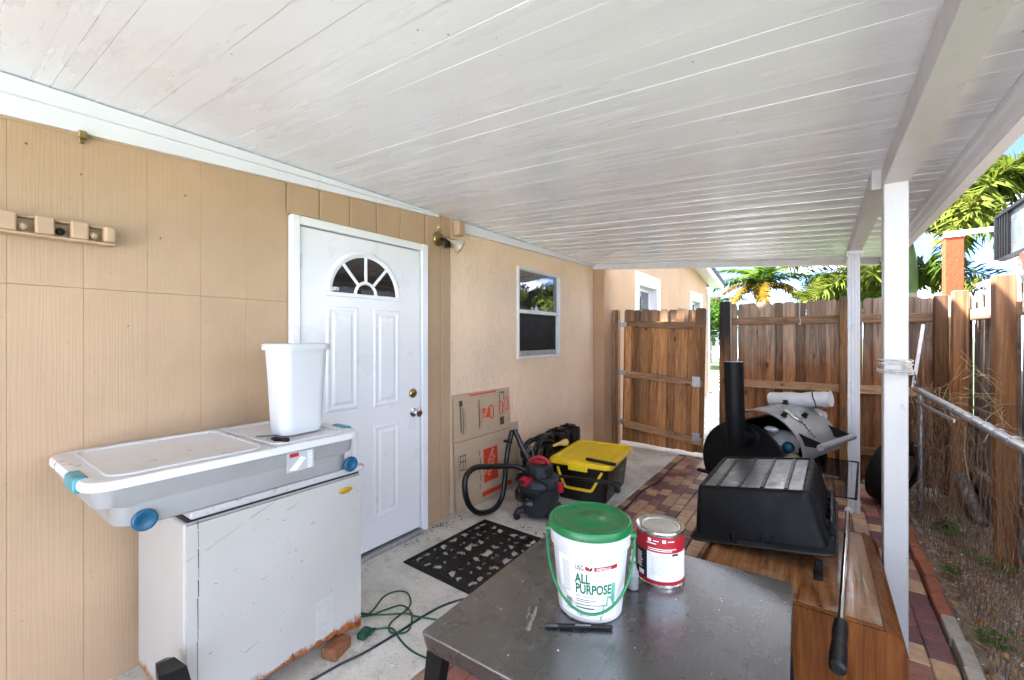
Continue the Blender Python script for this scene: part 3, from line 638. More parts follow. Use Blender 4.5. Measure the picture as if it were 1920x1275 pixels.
# beams
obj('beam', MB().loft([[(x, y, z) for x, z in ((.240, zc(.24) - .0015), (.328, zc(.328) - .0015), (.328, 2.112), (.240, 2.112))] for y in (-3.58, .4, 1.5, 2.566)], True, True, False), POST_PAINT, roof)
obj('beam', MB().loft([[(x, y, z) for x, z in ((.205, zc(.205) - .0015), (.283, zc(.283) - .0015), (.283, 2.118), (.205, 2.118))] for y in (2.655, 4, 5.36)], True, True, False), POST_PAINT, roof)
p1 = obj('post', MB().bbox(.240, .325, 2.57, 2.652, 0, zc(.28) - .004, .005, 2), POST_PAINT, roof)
p2 = MB(); fl_ = [(.192, 4.42), (.205, 4.42), (.207, 4.424), (.215, 4.424), (.217, 4.42), (.225, 4.42), (.227, 4.424), (.236, 4.424), (.238, 4.42), (.247, 4.42), (.249, 4.424), (.257, 4.424), (.259, 4.42), (.270, 4.42), (.270, 4.495), (.192, 4.495)]
p2.prism(fl_, lambda a, b_, d: (a, b_, d), 0, 2.118); obj('post', p2, ALU_WHITE, roof)
obj('post_cap', MB().bbox(.182, .292, 4.405, 4.505, 2.085, 2.1175, .004), ALU_WHITE, roof)
# fascia right: stepped board under the roof edge
obj('edge_fascia', MB().loft([[(x, y, z) for x, z in ((.4885, 2.235), (.4885, 2.165), (.498, 2.155), (.498, 2.118), (.510, 2.108), (.510, 2.096), (.552, 2.093), (.552, 2.235))] for y in (-3.6, 1, 3, SK(.55))], True, True, False), W_PAINT, roof)
ef = MB(); 
ef.add([(-2.40, SK(-2.4) + .004, zc(-2.4) - .062), (.487, SK(.487) + .004, zc(.487) - .062), (.487, SK(.487) + .05, zc(.487) - .062), (-2.40, SK(-2.4) + .05, zc(-2.4) - .062), (-2.40, SK(-2.4) + .004, zc(-2.4) + .02), (.487, SK(.487) + .004, zc(.487) + .02), (.487, SK(.487) + .05, zc(.487) + .02), (-2.40, SK(-2.4) + .05, zc(-2.4) + .02)],
       [(0, 3, 2, 1), (4, 5, 6, 7), (0, 1, 5, 4), (1, 2, 6, 5), (2, 3, 7, 6), (3, 0, 4, 7)])
obj('end_fascia', ef, ALU_WHITE, roof)

# ================================================================== FENCES
def board_mesh(name, w, h, t, mat, ear=.035, seed=0):
    r_ = random.Random(seed); w2 = w / 2
    poly = [(-w2, 0), (w2, 0), (w2 + r_.uniform(-.003, .003), h - ear), (w2 - ear * r_.uniform(.7, 1.1), h + r_.uniform(-.006, .004)), (-w2 + ear * r_.uniform(.7, 1.1), h + r_.uniform(-.006, .004)), (-w2 + r_.uniform(-.003, .003), h - ear)]
    m_ = MB().prism(poly, lambda a, b_, d: (a, d, b_), -t / 2, t / 2); return m_.mesh(name, mat)
rf = random.Random(31)
bf = thing('back_fence', 'brown wooden dog-ear board fence across the back of the patio', 'fence', (0, 5.52, -.05), world=True)
bms = [board_mesh('back_board', w, 1.82, .016, FWOOD, ear=.024, seed=i) for i, w in enumerate((.10, .125, .08, .112, .092))]
x = -.855; i = 0
while x < 1.05:
    k = rf.randrange(5); w = (.10, .125, .08, .112, .092)[k]
    piece('board', bms[k], bf, (x + w / 2, 5.545 + (.021 if i % 2 else 0) + rf.uniform(-.003, .003), -.02 + rf.uniform(-.012, .012)), (rf.uniform(-.006, .006), rf.uniform(-.008, .008), rf.uniform(-.03, .03)))
    x += w - (.012 if i % 2 else .008); i += 1
for z in (1.565, .855, .24):
    piece('rail', MB().bbox(-.93, .93, -.019, .019, 0, .083, .004).mesh('back_rail', RAILW), bf, (.03, 5.512, z + rf.uniform(-.01, .01)), (0, rf.uniform(-.006, .006), 0))
piece('post', MB().bbox(-.055, .055, -.045, .045, -.1, 1.83, .006).mesh('gate_side_post', wood('dark_gate_post', ((.11, .04, .015), (.22, .085, .028), (.33, .15, .05)), topcol=(.022, .016, .013), split=(1.25, .12), grain=18)), bf, (-.885, 5.50, 0))
piece('post', MB().bbox(-.036, .036, -.045, .045, -.1, 1.83, .005).mesh('mid_post', GWOOD), bf, (.205, 5.445, 0))
piece('post', MB().bbox(-.045, .045, -.045, .045, -.1, 1.80, .005).mesh('corner_post', POSTW), bf, (.90, 5.43, 0))

rfc = thing('side_fence', 'weathered grey-brown shadowbox board fence along the soil strip', 'fence', (1.0, 4.0, -.05), world=True)
sm_ = [board_mesh('side_board', w, 1.83, .016, GREYW, seed=20 + i) for i, w in enumerate((.14, .13, .135))]
y = 1.6; i = 0
while y < 5.5:
    piece('board', sm_[i % 3], rfc, (1.035 + (.058 if i % 2 else 0) + rf.uniform(-.004, .004), y, -.03 + rf.uniform(-.015, .02)), (rf.uniform(-.01, .01), rf.uniform(-.012, .012), PI / 2 + rf.uniform(-.05, .05)))
    y += .105; i += 1
for z in (1.56, .30):
    for y0, y1 in ((2.7, 3.86), (3.955, 4.95), (5.045, 5.38), (1.6, 2.62)):
        piece('rail', MB().bbox(-.018, .018, 0, y1 - y0, 0, .088, .004).mesh('side_rail', RAILY), rfc, (1.008, y0, z + rf.uniform(-.012, .012)))
for y in (2.66, 3.905, 4.998):
    piece('post', MB().bbox(-.045, .045, -.045, .045, -.12, 1.80, .005).mesh('side_post', POSTW), rfc, (.935, y, 0), (0, rf.uniform(-.01, .01), rf.uniform(-.03, .03)))

# gate: sagging, hung on a post beside the wing wall
gate = thing('wooden_gate', 'wooden board gate with three rails sagging on its hinges', 'gate', (-2.135, 5.50, .045), (0, R(1.1), R(-1.5)))
gms = [board_mesh('gate_board', w, 1.735, .016, GWOOD, ear=.024, seed=40 + i) for i, w in enumerate((.14, .10, .12))]
x = 0; i = 0; GWID = 1.0
while x < GWID - .03:
    k = i % 3; w = (.14, .10, .12)[k]; w = min(w, GWID - x + .01)
    piece('board', gms[k], gate, (x + w / 2,   .03 + (.02 if i % 2 else 0), rf.uniform(-.008, .008)), (0, rf.uniform(-.005, .005), rf.uniform(-.03, .03))); x += w - .008; i += 1
gr = [MB().bbox(.03, GWID - .005, -.019, .019, 0, .085, .004).mesh('gate_rail_%d' % k, RAILW) for k in range(1)][0]
for z, ry in ((1.51, .028), (.855, .062), (.20, .10)): piece('rail', gr, gate, (0, 0, z), (0, ry, 0))
stile = MB().bbox(-.04, .04, -.018, .018, 0, .62, .004).mesh('gate_stile', GWOOD)
for z in (.22, .90):
    piece('stile', stile, gate, (.925, -.002, z)); piece('stile', stile, gate, (.075, -.002, z))
for z in (1.50, .87, .22):
    piece('hinge', MB().bbox(-.055, .05, -.004, .004, -.03, .03, .002).cyl((-.01, -.012, -.035), (-.01, -.012, .035), .011, n=10).bbox(-.075, -.05, -.006, .006, -.05, .05, .002).mesh('gate_hinge', GALV), gate, (.0, -.026, z + .04))
piece('corner_plate', MB().bbox(-.045, .045, -.003, .003, -.06, .06, .001).mesh('gate_plate', GALV), gate, (.93, -.026, .86))
piece('corner_plate', MB().bbox(-.04, .045, -.003, .003, -.05, .05, .001).mesh('gate_plate2', GALV), gate, (.935, -.026, .20))
gp = thing('gate_post', 'weathered double post beside the peach wing wall carrying gate hinges', 'post', (-2.205, 5.50, 0), world=True)
piece('post', MB().bbox(-.04, -.001, -.045, .045, -.05, 1.78, .004).mesh('gate_post_half', wood('greyed_gate_post', ((.16, .10, .06), (.30, .19, .12), (.42, .29, .19)))), gp, (-2.205, 5.50, 0))
piece('post', MB().bbox(.001, .038, -.045, .045, -.05, 1.78, .004).mesh('gate_post_half2', POSTW), gp, (-2.205, 5.50, 0))

# chain-link fence between patio and soil
XC = .625
cl = thing('wire_fence', 'rusty wire mesh fence with galvanised top rail between pavers and soil', 'wire fence', (XC, 3.0, 0), world=True)
obj('top_rail', MB().tube([(XC, y, 1.008 + .004 * math.sin(y * 2)) for y in (.6, 1.5, 2.5, 3.5, 4.3, 4.62)], .0205, 14), GALV, cl)
for y in (4.62, 1.9): obj('line_post', MB().cyl((XC + .03, y, -.05), (XC + .03, y, 1.02), .022, n=12), GALV, cl)
mesh_ = MB(); rw = random.Random(77); ca_, cs_, cd_ = .050, .020, .025; nr_ = int(.98 / (cs_ + cd_)); nc_ = int((4.62 - 1.7) / ca_); node = {}
for r_ in range(nr_ + 1):
    for i in range(nc_ + 2):
        z = .01 + r_ * (cs_ + cd_); sag = .016 * math.sin(i * .21 + r_ * .35)
        p = V(XC + sag + rw.uniform(-.005, .005), 1.7 + (i + .5 * (r_ % 2)) * ca_ + rw.uniform(-.007, .007), z + rw.uniform(-.005, .005))
        node[r_, i] = (p, p + V(rw.uniform(-.002, .002), rw.uniform(-.004, .004), cs_))
for r_ in range(nr_):
    for i in range(nc_ + 1):
        a, b_ = node[r_, i]; mesh_.tube([a, b_], .002, 4, caps=False)
        for dk in ((-1, 0) if r_ % 2 == 0 else (0, 1)):
            k = (r_ + 1, i + dk)
            if k in node: mesh_.tube([b_, b_.lerp(node[k][0], .5) + V(rw.uniform(-.002, .002), 0, rw.uniform(-.002, .002)), node[k][0]], .0013, 3, caps=False)
obj('wire_mesh', mesh_, WIRE, cl, kind='stuff')
tie = MB()
for y in [2.0 + .17 * k for k in range(15)]: tie.tube([(XC + .0225 * math.cos(a), y + .002 * a, 1.008 + .0225 * math.sin(a)) for a in [2 * PI * q / 10 for q in range(12)]], .002, 4)
obj('wire_ties', tie, GALV, cl, kind='stuff')
# dry vines tangled round the rail and behind the mesh
def vines(name, label, n, gen, rad=(.0015, .004), mat=TWIG):
    m_ = MB()
    for _ in range(n): m_.tube(smooth_path(gen(), 3), rw.uniform(*rad), 4, caps=False)
    o = obj(name, m_, mat); o['kind'] = 'stuff'; tag(o, label, 'dry vines'); return o
def gen_rail():
    y = rw.choice((rw.uniform(3.0, 4.6), rw.uniform(3.6, 4.6))); p = V(XC + rw.uniform(-.02, .12), y, 1.0 + rw.uniform(-.05, .03)); out = [p]; d = V(rw.uniform(-.1, .15), rw.uniform(-.25, .25), rw.uniform(-.12, .12))
    for _ in range(4): d = d + V(rw.uniform(-.08, .08), rw.uniform(-.15, .15), rw.uniform(-.09, .07)); p = p + d * .32; p.x = max(p.x, XC - .03); out.append(p.copy())
    return out
vines('dry_vine_tangle', 'brown dry vines tangled along the galvanised rail', 42, gen_rail, (.001, .0026))
def gen_mat():
    p = V(rw.uniform(.66, .84), rw.uniform(4.35, 5.2), rw.uniform(.05, .95)); out = [p]; d = V(0, rw.uniform(-.2, .2), rw.uniform(-.3, .3))
    for _ in range(4): d = d + V(rw.uniform(-.1, .1), rw.uniform(-.2, .2), rw.uniform(-.25, .2)); p = p + d * .3; p.z = max(p.z, .02); out.append(p.copy())
    return out
vines('dry_vine_curtain', 'dense brown dead vine curtain behind the wire mesh', 70, gen_mat, (.0015, .004))
def gen_ground():
    p = V(rw.uniform(.6, 1.0), rw.uniform(2.4, 5.3), rw.uniform(.02, .06)); out = [p]; d = V(rw.uniform(-.2, .2), rw.uniform(-.3, .3), 0)
    for _ in range(3): p = p + d * .35 + V(rw.uniform(-.03, .03), rw.uniform(-.03, .03), rw.uniform(-.01, .015)); p.z = max(.015, p.z); p.x = max(p.x, .57); out.append(p.copy())
    return out
vines('fallen_twigs', 'fallen brown twigs lying on the soil strip', 190, gen_ground, (.0015, .004))
def gen_post():
    p = V(.9, rw.uniform(3.75, 3.95), rw.uniform(.85, 1.15)); out = [p]; d = V(rw.uniform(-.25, -.02), rw.uniform(-.45, .2), rw.uniform(-.05, .35))
    for _ in range(3): p = p + d * .28; d = d + V(0, rw.uniform(-.1, .1), rw.uniform(-.2, .05)); out.append(p.copy())
    return out
vines('dry_grass_sprigs', 'straw-coloured dry sprigs in front of the brown side post', 22, gen_post, (.001, .002), M('straw', (.50, .36, .18), .9, var=.2))

# ------- small things along the strip
def irregular(c, r, seed, sq=(1, 1, .6), n=10):
    rr_ = random.Random(seed); m_ = MB().sph((0, 0, 0), 1, n, sq); m_.v = [(c[0] + v[0] * r * (1 + .28 * math.sin(9 * v[0] + 5 * v[1] + seed)), c[1] + v[1] * r * (1 + .25 * math.cos(7 * v[1] - 4 * v[2])), c[2] + v[2] * r) for v in m_.v]; return m_
solo('rock', irregular((.76, 5.06, .07), .10, 3), STONE, 'pale beige rock lying among dead vines behind the wire mesh', 'rock', (.76, 5.06, .01))
sc_ = MB(); 
for k in range(7):
    a = rw.uniform(0, 6); c = V(.745 + rw.uniform(-.03, .03), 4.43 + rw.uniform(-.05, .05), .03)
    sc_.add([c + V(math.cos(a + q * 2.1) * .05, math.sin(a + q * 2.1) * .06, rw.uniform(-.015, .04)) for q in range(3)], [(0, 1, 2)])
solo('plastic_scrap', sc_, BLACKP, 'crumpled black plastic scrap lying on the soil', 'scrap', (.745, 4.43, .015))
def leaf_thing(label, x, y, s_, rz, mat):
    m_ = MB(); pr2 = [(-1, 0), (-.55, -.42), (-.2, -.3), (.1, -.5), (.45, -.25), (1, 0), (.45, .25), (.1, .5), (-.2, .3), (-.55, .42)]
    vs_ = [(0, 0, .004)] + [(x + s_ * (a * math.cos(rz) - b_ * math.sin(rz)) - x, s_ * (a * math.sin(rz) + b_ * math.cos(rz)), .004 + .25 * s_ * abs(b_) + .1 * s_ * a * a) for a, b_ in pr2]
    m_.add([(v[0] + x, v[1] + y, v[2] + .03) for v in vs_], [(0, i, i % 10 + 1) for i in range(1, 11)], True); return solo('fallen_leaf', m_, mat, label, 'leaf', (x, y, .02))
leaf_thing('rust-orange fallen leaf beside the beige edging bricks', .64, 3.03, .032, 1.2, RUSTLEAF)
leaf_thing('red-orange fallen leaf at the end of the orange edging bricks', .60, 4.05, .028, .3, RUSTLEAF)
leaf_thing('orange leaf lying against the pale beige rock', .80, 4.93, .035, 2.2, RUSTLEAF)
def weed(label, x, y, h, n, seed, fern=False):
    r_ = random.Random(seed); m_ = MB()
    for _ in range(n):
        a = r_.uniform(0, 2 * PI); ln = h * r_.uniform(.6, 1.1); tip = V(x + math.cos(a) * ln * .7, y + math.sin(a) * ln * .7, .02 + ln * r_.uniform(.3, .9)); b0 = V(x, y, .01); mid = (b0 + tip) / 2 + V(0, 0, ln * .18)
        pts = smooth_path([b0, mid, tip], 3); m_.tube(pts, .0012, 3, caps=False)
        for q in range(2, 7):
            p = pts[min(q, len(pts) - 1)]
            for _2 in range(3 if fern else 1):
                s_ = h * (.12 if fern else .26) * r_.uniform(.7, 1.2); e = Euler((r_.uniform(-.6, .6), r_.uniform(-.6, .6), r_.uniform(0, 6.3))).to_matrix()
                m_.add([p + e @ V(0, 0, 0), p + e @ V(s_, -s_ * .45, .003), p + e @ V(s_ * 1.8, 0, 0), p + e @ V(s_, s_ * .45, .003)], [(0, 1, 2, 3)])
    return solo('weed', m_, WEED, label, 'weed', (x, y, 0))
weed('light green feathery weed patch in the soil behind the wire mesh', .74, 4.22, .13, 14, 1, True)
weed('small dark green weed hugging the orange edging bricks', .63, 3.55, .07, 8, 2)
weed('broad-leaved weed beside the beige edging bricks', .66, 2.86, .09, 9, 3)
weed('yellow-green sprig standing in open soil', .80, 3.88, .08, 7, 4)
weed('green sprig at the foot of the brown side post', .86, 3.72, .13, 7, 5, True)
solo('fallen_log', MB().tube(smooth_path([(.93, 4.93, .30), (.955, 4.75, .17), (.975, 4.55, .05)], 4), [.045 - .0012 * k for k in range(9)], 10), GREYW, 'short pale log leaning on the side fence', 'log', (.96, 4.7, .02))
# rope on the near post and loose metal bars
rp_ = MB(); 
for k, z in enumerate((1.318, 1.302, 1.272, 1.262)):
    x0, x1, y0, y1 = .234, .331, 2.564, 2.658
    rp_.tube(smooth_path([(x0, y0, z), (x1, y0, z - .006), (x1, y1, z), (x0, y1, z + .006)], 5, True), .0042, 6, closed=True)
for k in range(5): rp_.tube(smooth_path([(.322 + rw.uniform(-.012, .012), 2.556, 1.29 + rw.uniform(-.025, .025)) for _ in range(5)], 4), .0042, 6)
rp_.tube(smooth_path([(.331, 2.56, 1.285), (.37, 2.75, 1.24), (.45, 3.3, 1.16), (.56, 4.2, 1.07), (.62, 4.5, 1.03)], 4), .0042, 6)
solo('rope', rp_, ROPE, 'grey rope knotted round the near white post and tied to the rail', 'rope', (.28, 2.6, 1.26))
solo('metal_bar', MB().bbox(-.012, .012, -.004, .004, 0, .52, .001, mat=Matrix.Translation((.597, 4.53, 1.03)) @ Euler((-.28, .19, .1)).to_matrix().to_4x4()), GALV, 'grey flat metal bar standing up against the back fence rail', 'metal bar', (.6, 4.55, 1.03))
solo('metal_strip', MB().bbox(-.004, .004, -.55, .55, -.009, .009, .001, mat=Matrix.Translation((.588, 3.78, .958)) @ Euler((-.028, 0, 0)).to_matrix().to_4x4()), GALV, 'long light grey metal strip hanging just under the fence rail', 'metal strip', (.588, 3.78, .95))

# ================================================================== BEYOND THE FENCE
def frond_mesh(name, L, droop, nleaf, ll, lw, mat, ring=False, seed=0):
    r_ = random.Random(seed); m_ = MB(); K = 14; pts = []
    for k in range(K + 1):
        t = k / K; pts.append(V(L * (t - .18 * droop * t * t), 0, L * (.55 * t - (.55 + droop * .55) * t * t)))
    m_.tube(pts, [.02 * (1 - .85 * k / K) + .003 for k in range(K + 1)], 5)
    for i in range(nleaf):
        t = .12 + .88 * i / nleaf; q = t * K; k = min(K - 1, int(q)); p = pts[k].lerp(pts[k + 1], q - k); tg = (pts[k + 1] - pts[k]).normalized()
        side = V(0, 1, 0); up = tg.cross(side) * -1
        for s_ in ((1, -1) if not ring else (1, -1, 2, -2, 3)):
            if ring: a = (i * 2.4 + s_ * 1.26); d0 = side * math.cos(a) + up * math.sin(a)
            else: d0 = side * s_ + up * r_.uniform(-.15, .35)
            d = (d0 + tg * r_.uniform(.35, .8)).normalized(); ln = ll * (1 - .55 * abs(t - .45)) * r_.uniform(.8, 1.1); wv = d.cross(up if abs(d.dot(up)) < .9 else side).normalized() * lw
            g_ = V(0, 0, -1); a0 = p; a1 = p + d * ln * .5 + g_ * ln * .06; a2 = p + d * ln * .92 + g_ * ln * (.30 if not ring else .28)
            m_.add([a0 - wv * .3, a0 + wv * .3, a1 + wv, a1 - wv, a2], [(0, 1, 2, 3), (3, 2, 4)])
    return m_.mesh(name, mat)
def palm(name, label, loc, th, tr0, tr1, fronds, shaft=None, lean=0, seed=0, cat='palm tree', group=None, nut=None):
    t = thing(name, label, cat, loc, 0, group); r_ = random.Random(seed)
    m_ = MB(); K = 18
    m_.tube([(lean * (k / K) ** 2, 0, th * k / K - (.1 if k == 0 else 0)) for k in range(K + 1)], [(tr0 + (tr1 - tr0) * k / K) * (1.07 if k % 2 else 1) for k in range(K + 1)], 14); obj('trunk', m_, BARK, t)
    top = V(lean, 0, th)
    if shaft: obj('crownshaft', MB().tube([top - V(0, 0, .02), top + V(0, 0, shaft * .3), top + V(0, 0, shaft * .7), top + V(0, 0, shaft)], [tr1 * 1.02, tr1 * 1.12, tr1 * .9, tr1 * .5], 14), SHAFT, t); top = top + V(0, 0, shaft)
    for (me, az, el, s_) in fronds:
        o = piece('frond', me, t, top, (0, 0, 0)); o.rotation_mode = 'ZYX'; o.rotation_euler = (r_.uniform(-.2, .2), -R(el), R(az)); o.scale = (s_,) * 3; o.rotation_mode = 'XYZ'
        o.rotation_euler = (Matrix.Rotation(R(az), 3, 'Z') @ Matrix.Rotation(-R(el), 3, 'Y') @ Matrix.Rotation(r_.uniform(-.3, .3), 3, 'X')).to_euler()
    if nut: obj('dead_sheath', irregular((top.x, top.y, top.z - .25), .3, 4, (1, 1, 1.2)), nut, t)
    return t
fx = [frond_mesh('foxtail_frond_%d' % i, 1.75, .75 + .25 * i, 62, .42, .017, m_, True, i) for i, m_ in enumerate((PALM_G, PALM_M))]
palm('foxtail_palm', 'bushy foxtail palm with green crownshaft behind the fence corner', (1.02, 8.2, -.09), 2.15, .13, .105, [(fx[0], -20, 38, 1.05), (fx[1], 18, 30, .95), (fx[1], -55, 15, .95), (fx[0], 60, 35, .9), (fx[0], 120, 30, .9), (fx[1], 170, 25, .9), (fx[0], 215, 40, .9)], shaft=.75, seed=2)
palm('foxtail_palm', 'bushy olive foxtail palm behind the white posts', (1.0, 8.9, -.09), 1.6, .13, .10, [(fx[1], a, e, s_) for a, e, s_ in ((170, 25, .85), (195, 12, .85), (150, 35, .8), (215, 28, .8), (250, 40, .8), (120, 40, .8), (300, 30, .8), (0, 30, .8), (60, 35, .8), (182, 45, .75), (-20, 15, .7))], shaft=.6, seed=5)
palm('foxtail_palm', 'tall bushy foxtail palm standing beside the orange pillar', (2.3, 8.6, -.09), 2.7, .13, .10, [(fx[k % 2], a, e, s_) for k, (a, e, s_) in enumerate(((200, 22, 1.1), (238, 10, 1.05), (160, 40, 1.0), (270, 30, 1.0), (215, -12, .95), (300, 25, 1.0), (340, 40, 1.0), (60, 40, 1.0), (120, 40, 1.0)))], shaft=.7, seed=6)
cf = [frond_mesh('coconut_frond_%d' % i, 2.9, .7 + .3 * i, 56, .8, .05, m_, False, 9 + i) for i, m_ in enumerate((PALM_G, PALM_Y))]
palm('coconut_palm', 'coconut palm with yellowing lower fronds rising above the back fence', (-2.75, 26.0, -.09), 4.0, .2, .14, [(cf[0], 80, 70, 1), (cf[0], 20, 50, .95), (cf[0], 190, 48, .95), (cf[0], 300, 60, .9), (cf[0], 130, 55, .9), (cf[1], 200, 14, .95), (cf[1], 225, 2, .9), (cf[1], 340, 8, .95), (cf[1], 180, -10, .75), (cf[1], 270, 10, .8), (cf[0], 0, 30, .95), (cf[0], 160, 30, .9), (cf[1], 20, 5, .9), (cf[0], 245, 35, .8)], seed=8, nut=DEADLEAF, lean=.3)
palm('date_palm', 'small green palm partly hidden behind the gable roof', (-5.2, 27, -.09), 2.9, .18, .14, [(cf[0], 36 * k + 7, 45 - 25 * (k % 2), .75) for k in range(10)], seed=10)
def tree(label, loc, h, rx, rz, n, seed, s0=.07, mat=LEAF):
    t = thing('broadleaf_tree', label, 'tree', loc); r_ = random.Random(seed); tk = MB()
    tk.tube(smooth_path([(0, 0, -.1), (.05, .03, h * .3), (0, .05, h * .62)], 4), [.12 - .008 * k for k in range(9)], 8)
    cl_ = []
    for _ in range(16):
        a = r_.uniform(0, 6.3); rr_ = rx * math.sqrt(r_.random()); c = V(math.cos(a) * rr_, math.sin(a) * rr_, h * .68 + r_.uniform(-.8, .8) * rz * (1.1 - .5 * rr_ / rx)); cl_.append((c, r_.uniform(.28, .5) * rx))
        tk.tube(smooth_path([(0, .04, h * .45), ((c.x) * .5, c.y * .5, (h * .5 + c.z) / 2), tuple(c)], 3), [.05, .045, .04, .03, .025, .02, .012], 5)
    obj('trunk', tk, BARK, t); m_ = MB()
    for _ in range(n):
        c, cr_ = r_.choice(cl_); d = V(r_.gauss(0, 1), r_.gauss(0, 1), r_.gauss(0, .8)).normalized() * cr_ * r_.uniform(.55, 1.05); p = c + d; e = Euler((r_.uniform(-.9, .9), r_.uniform(-.9, .9), r_.uniform(0, 6.3))).to_matrix(); s_ = s0 * r_.uniform(.7, 1.3)
        m_.add([p + e @ V(-s_, 0, 0), p + e @ V(0, -s_ * .5, .01), p + e @ V(s_, 0, 0), p + e @ V(0, s_ * .5, .01)], [(0, 1, 2, 3)])
    obj('crown', m_, mat, t); return t
tree('round leafy tree rising behind the middle of the back fence', (.55, 15.0, -.09), 3.7, .9, .8, 6000, 4)
tree('leafy shrub tree growing beside the white corner of the wing', (-5.0, 22.5, -.09), 3.4, 1.6, 1.4, 6000, 6, .09)

# neighbour: orange pillar with pipe, caged unit on tiled lean-to, white house
pl = thing('orange_pillar', 'orange stucco pillar behind the side fence carrying a white pipe', 'pillar', (1.17, 6.5, -.09), world=True)
obj('shaft', MB().bbox(1.10, 1.245, 6.43, 6.575, -.09, 2.48, .006), ORANGE, pl); obj('cap', MB().bbox(1.09, 1.255, 6.42, 6.585, 2.481, 2.50, .004), PVC, pl)
solo('pipe', MB().tube([(1.10, 6.49, 2.527), (1.75, 6.49, 2.535), (3.6, 6.49, 2.56)], .027, 12), PVC, 'white pipe running level from the top of the orange pillar', 'pipe', (1.17, 6.49, 2.50))
ln_ = thing('lean_to', 'neighbouring lean-to shed with a red tiled roof edge', 'shed', (1.9, 5.2, -.09), world=True)
obj('wall', MB().box(1.42, 2.6, 3.2, 5.9, -.09, 1.80), FARWALL, ln_)
rt = obj('roof', MB().prism([(1.24, 1.90), (2.8, 2.02), (2.8, 2.06), (1.24, 1.94)], lambda a, b_, d: (a, d, b_), 3.1, 6.0), GALV, ln_)
for k in range(9): piece('roof_tile', bpy.data.meshes.get('rtile') or MB().tube([(-.12, 0, 0), (.45, 0, .045)], [.075, .065], 10).mesh('rtile', TILE), rt, (1.30, 3.2 + k * .175, 1.955))
solo('bracket_pipe', MB().tube(smooth_path([(1.13, 5.42, 2.11), (1.17, 5.30, 2.06), (1.24, 5.0, 1.97)], 4), .016, 8).sph((1.13, 5.42, 2.11), .028, 10), PVC, 'short white pipe elbow sloping down beside the caged unit', 'pipe', (1.2, 5.1, 1.99))
ac = thing('caged_unit', 'grey caged air conditioner standing on the tiled roof', 'air conditioner', (1.55, 5.0, 2.06), world=True)
obj('casing', MB().bbox(1.275, 1.85, 4.2, 5.52, 2.09, 2.455, .01), M('grey_ac_casing', (.075, .085, .092), .3, .2, var=.4, scale=4), ac)
obj('frame', MB().bbox(1.25, 1.285, 5.49, 5.53, 2.06, 2.47, .003).bbox(1.25, 1.285, 4.18, 4.22, 2.06, 2.47, .003).bbox(1.25, 1.285, 4.221, 5.489, 2.445, 2.475, .003).bbox(1.25, 1.285, 4.221, 5.489, 2.06, 2.09, .003), BLACKM, ac)
for k in range(5): piece('bar', bpy.data.meshes.get('acbar') or MB().box(-.008, .008, -.008, .008, 0, .355).mesh('acbar', BLACKM), ac, (1.262, 5.46 - k * .062, 2.09))
nh = thing('neighbour_house', 'white neighbouring house with dark shingle roof beyond the palms', 'house', (7, 13, -.09), world=True)
obj('wall', MB().box(4.2, 11, 9, 19, -.09, 2.35), FARWALL, nh); obj('roof', MB().prism([(3.8, 2.35), (7.6, 3.4), (11.4, 2.35)], lambda a, b_, d: (a, d, b_), 8.6, 19.4), ROOFS, nh)
fh = thing('far_house', 'white house with a small dark window seen through the gate gap', 'house', (-6.4, 34, -.09), world=True)
obj('wall', MB().box(-12, -2.5, 34, 40, -.09, 2.5), FARWALL, fh); obj('roof', MB().prism([(33.5, 2.5), (37, 3.1), (40.5, 2.5)], lambda a, b_, d: (d, a, b_), -12.4, -2.1), M('pale_roof', (.10, .10, .10), .8, var=.1), fh)
for x in (-6.5, -5.3, -9):
    w_ = obj('window', MB().box(x - .5, x + .5, 33.94, 33.999, .7, 2.1), FRAME, fh); obj('pane', MB().box(x - .42, x + .42, 33.92, 33.938, .78, 1.38).box(x - .42, x + .42, 33.92, 33.938, 1.42, 2.02), GLASS_DARK, w_)
for k in range(14):
    me = bpy.data.meshes.get('flag') or MB().bbox(-.24, .24, -.2, .2, -.03, 0, .015).mesh('flag', M('grey_flagstone', (.30, .32, .34), .5, var=.2, scale=5, rnd=True))
    if k == 0: fp = struct('stone_walk', MB().box(-2.6, -1.4, 13.05, 22.5, -.1, -.085), SAND)
    piece('flagstone', me, fp, (-2.1 + .5 * (k % 2) - .1 * k, 13.3 + k * .62, -.035), (0, 0, rf.uniform(-.3, .3)))
gs = MB(); rg_ = random.Random(90)
for _ in range(900):
    x, y = rg_.uniform(-1.35, -1.0), rg_.uniform(5.75, 7.5); h_ = rg_.uniform(.05, .16); a = rg_.uniform(0, 6.3); l_ = V(math.cos(a), math.sin(a), 0)
    gs.add([V(x, y, -.08) - l_ * .004, V(x, y, -.08) + l_ * .004, V(x, y, -.08 + h_) + V(rg_.uniform(-.04, .04), rg_.uniform(-.04, .04), 0)], [(0, 1, 2)])
o = obj('grass_tuft', gs, WEED); o['kind'] = 'stuff'; tag(o, 'green grass tufts growing outside the gate', 'grass')

# ================================================================== FREEZER AND WHAT STANDS ON IT
fz_ = thing('chest_freezer', 'scuffed white chest freezer with rusty bottom edge beside the door', 'freezer', (-2.035, .90, 0), world=True)
FX0, FX1, FY0, FY1 = -2.30, -1.775, .550, 1.255
fb = MB()
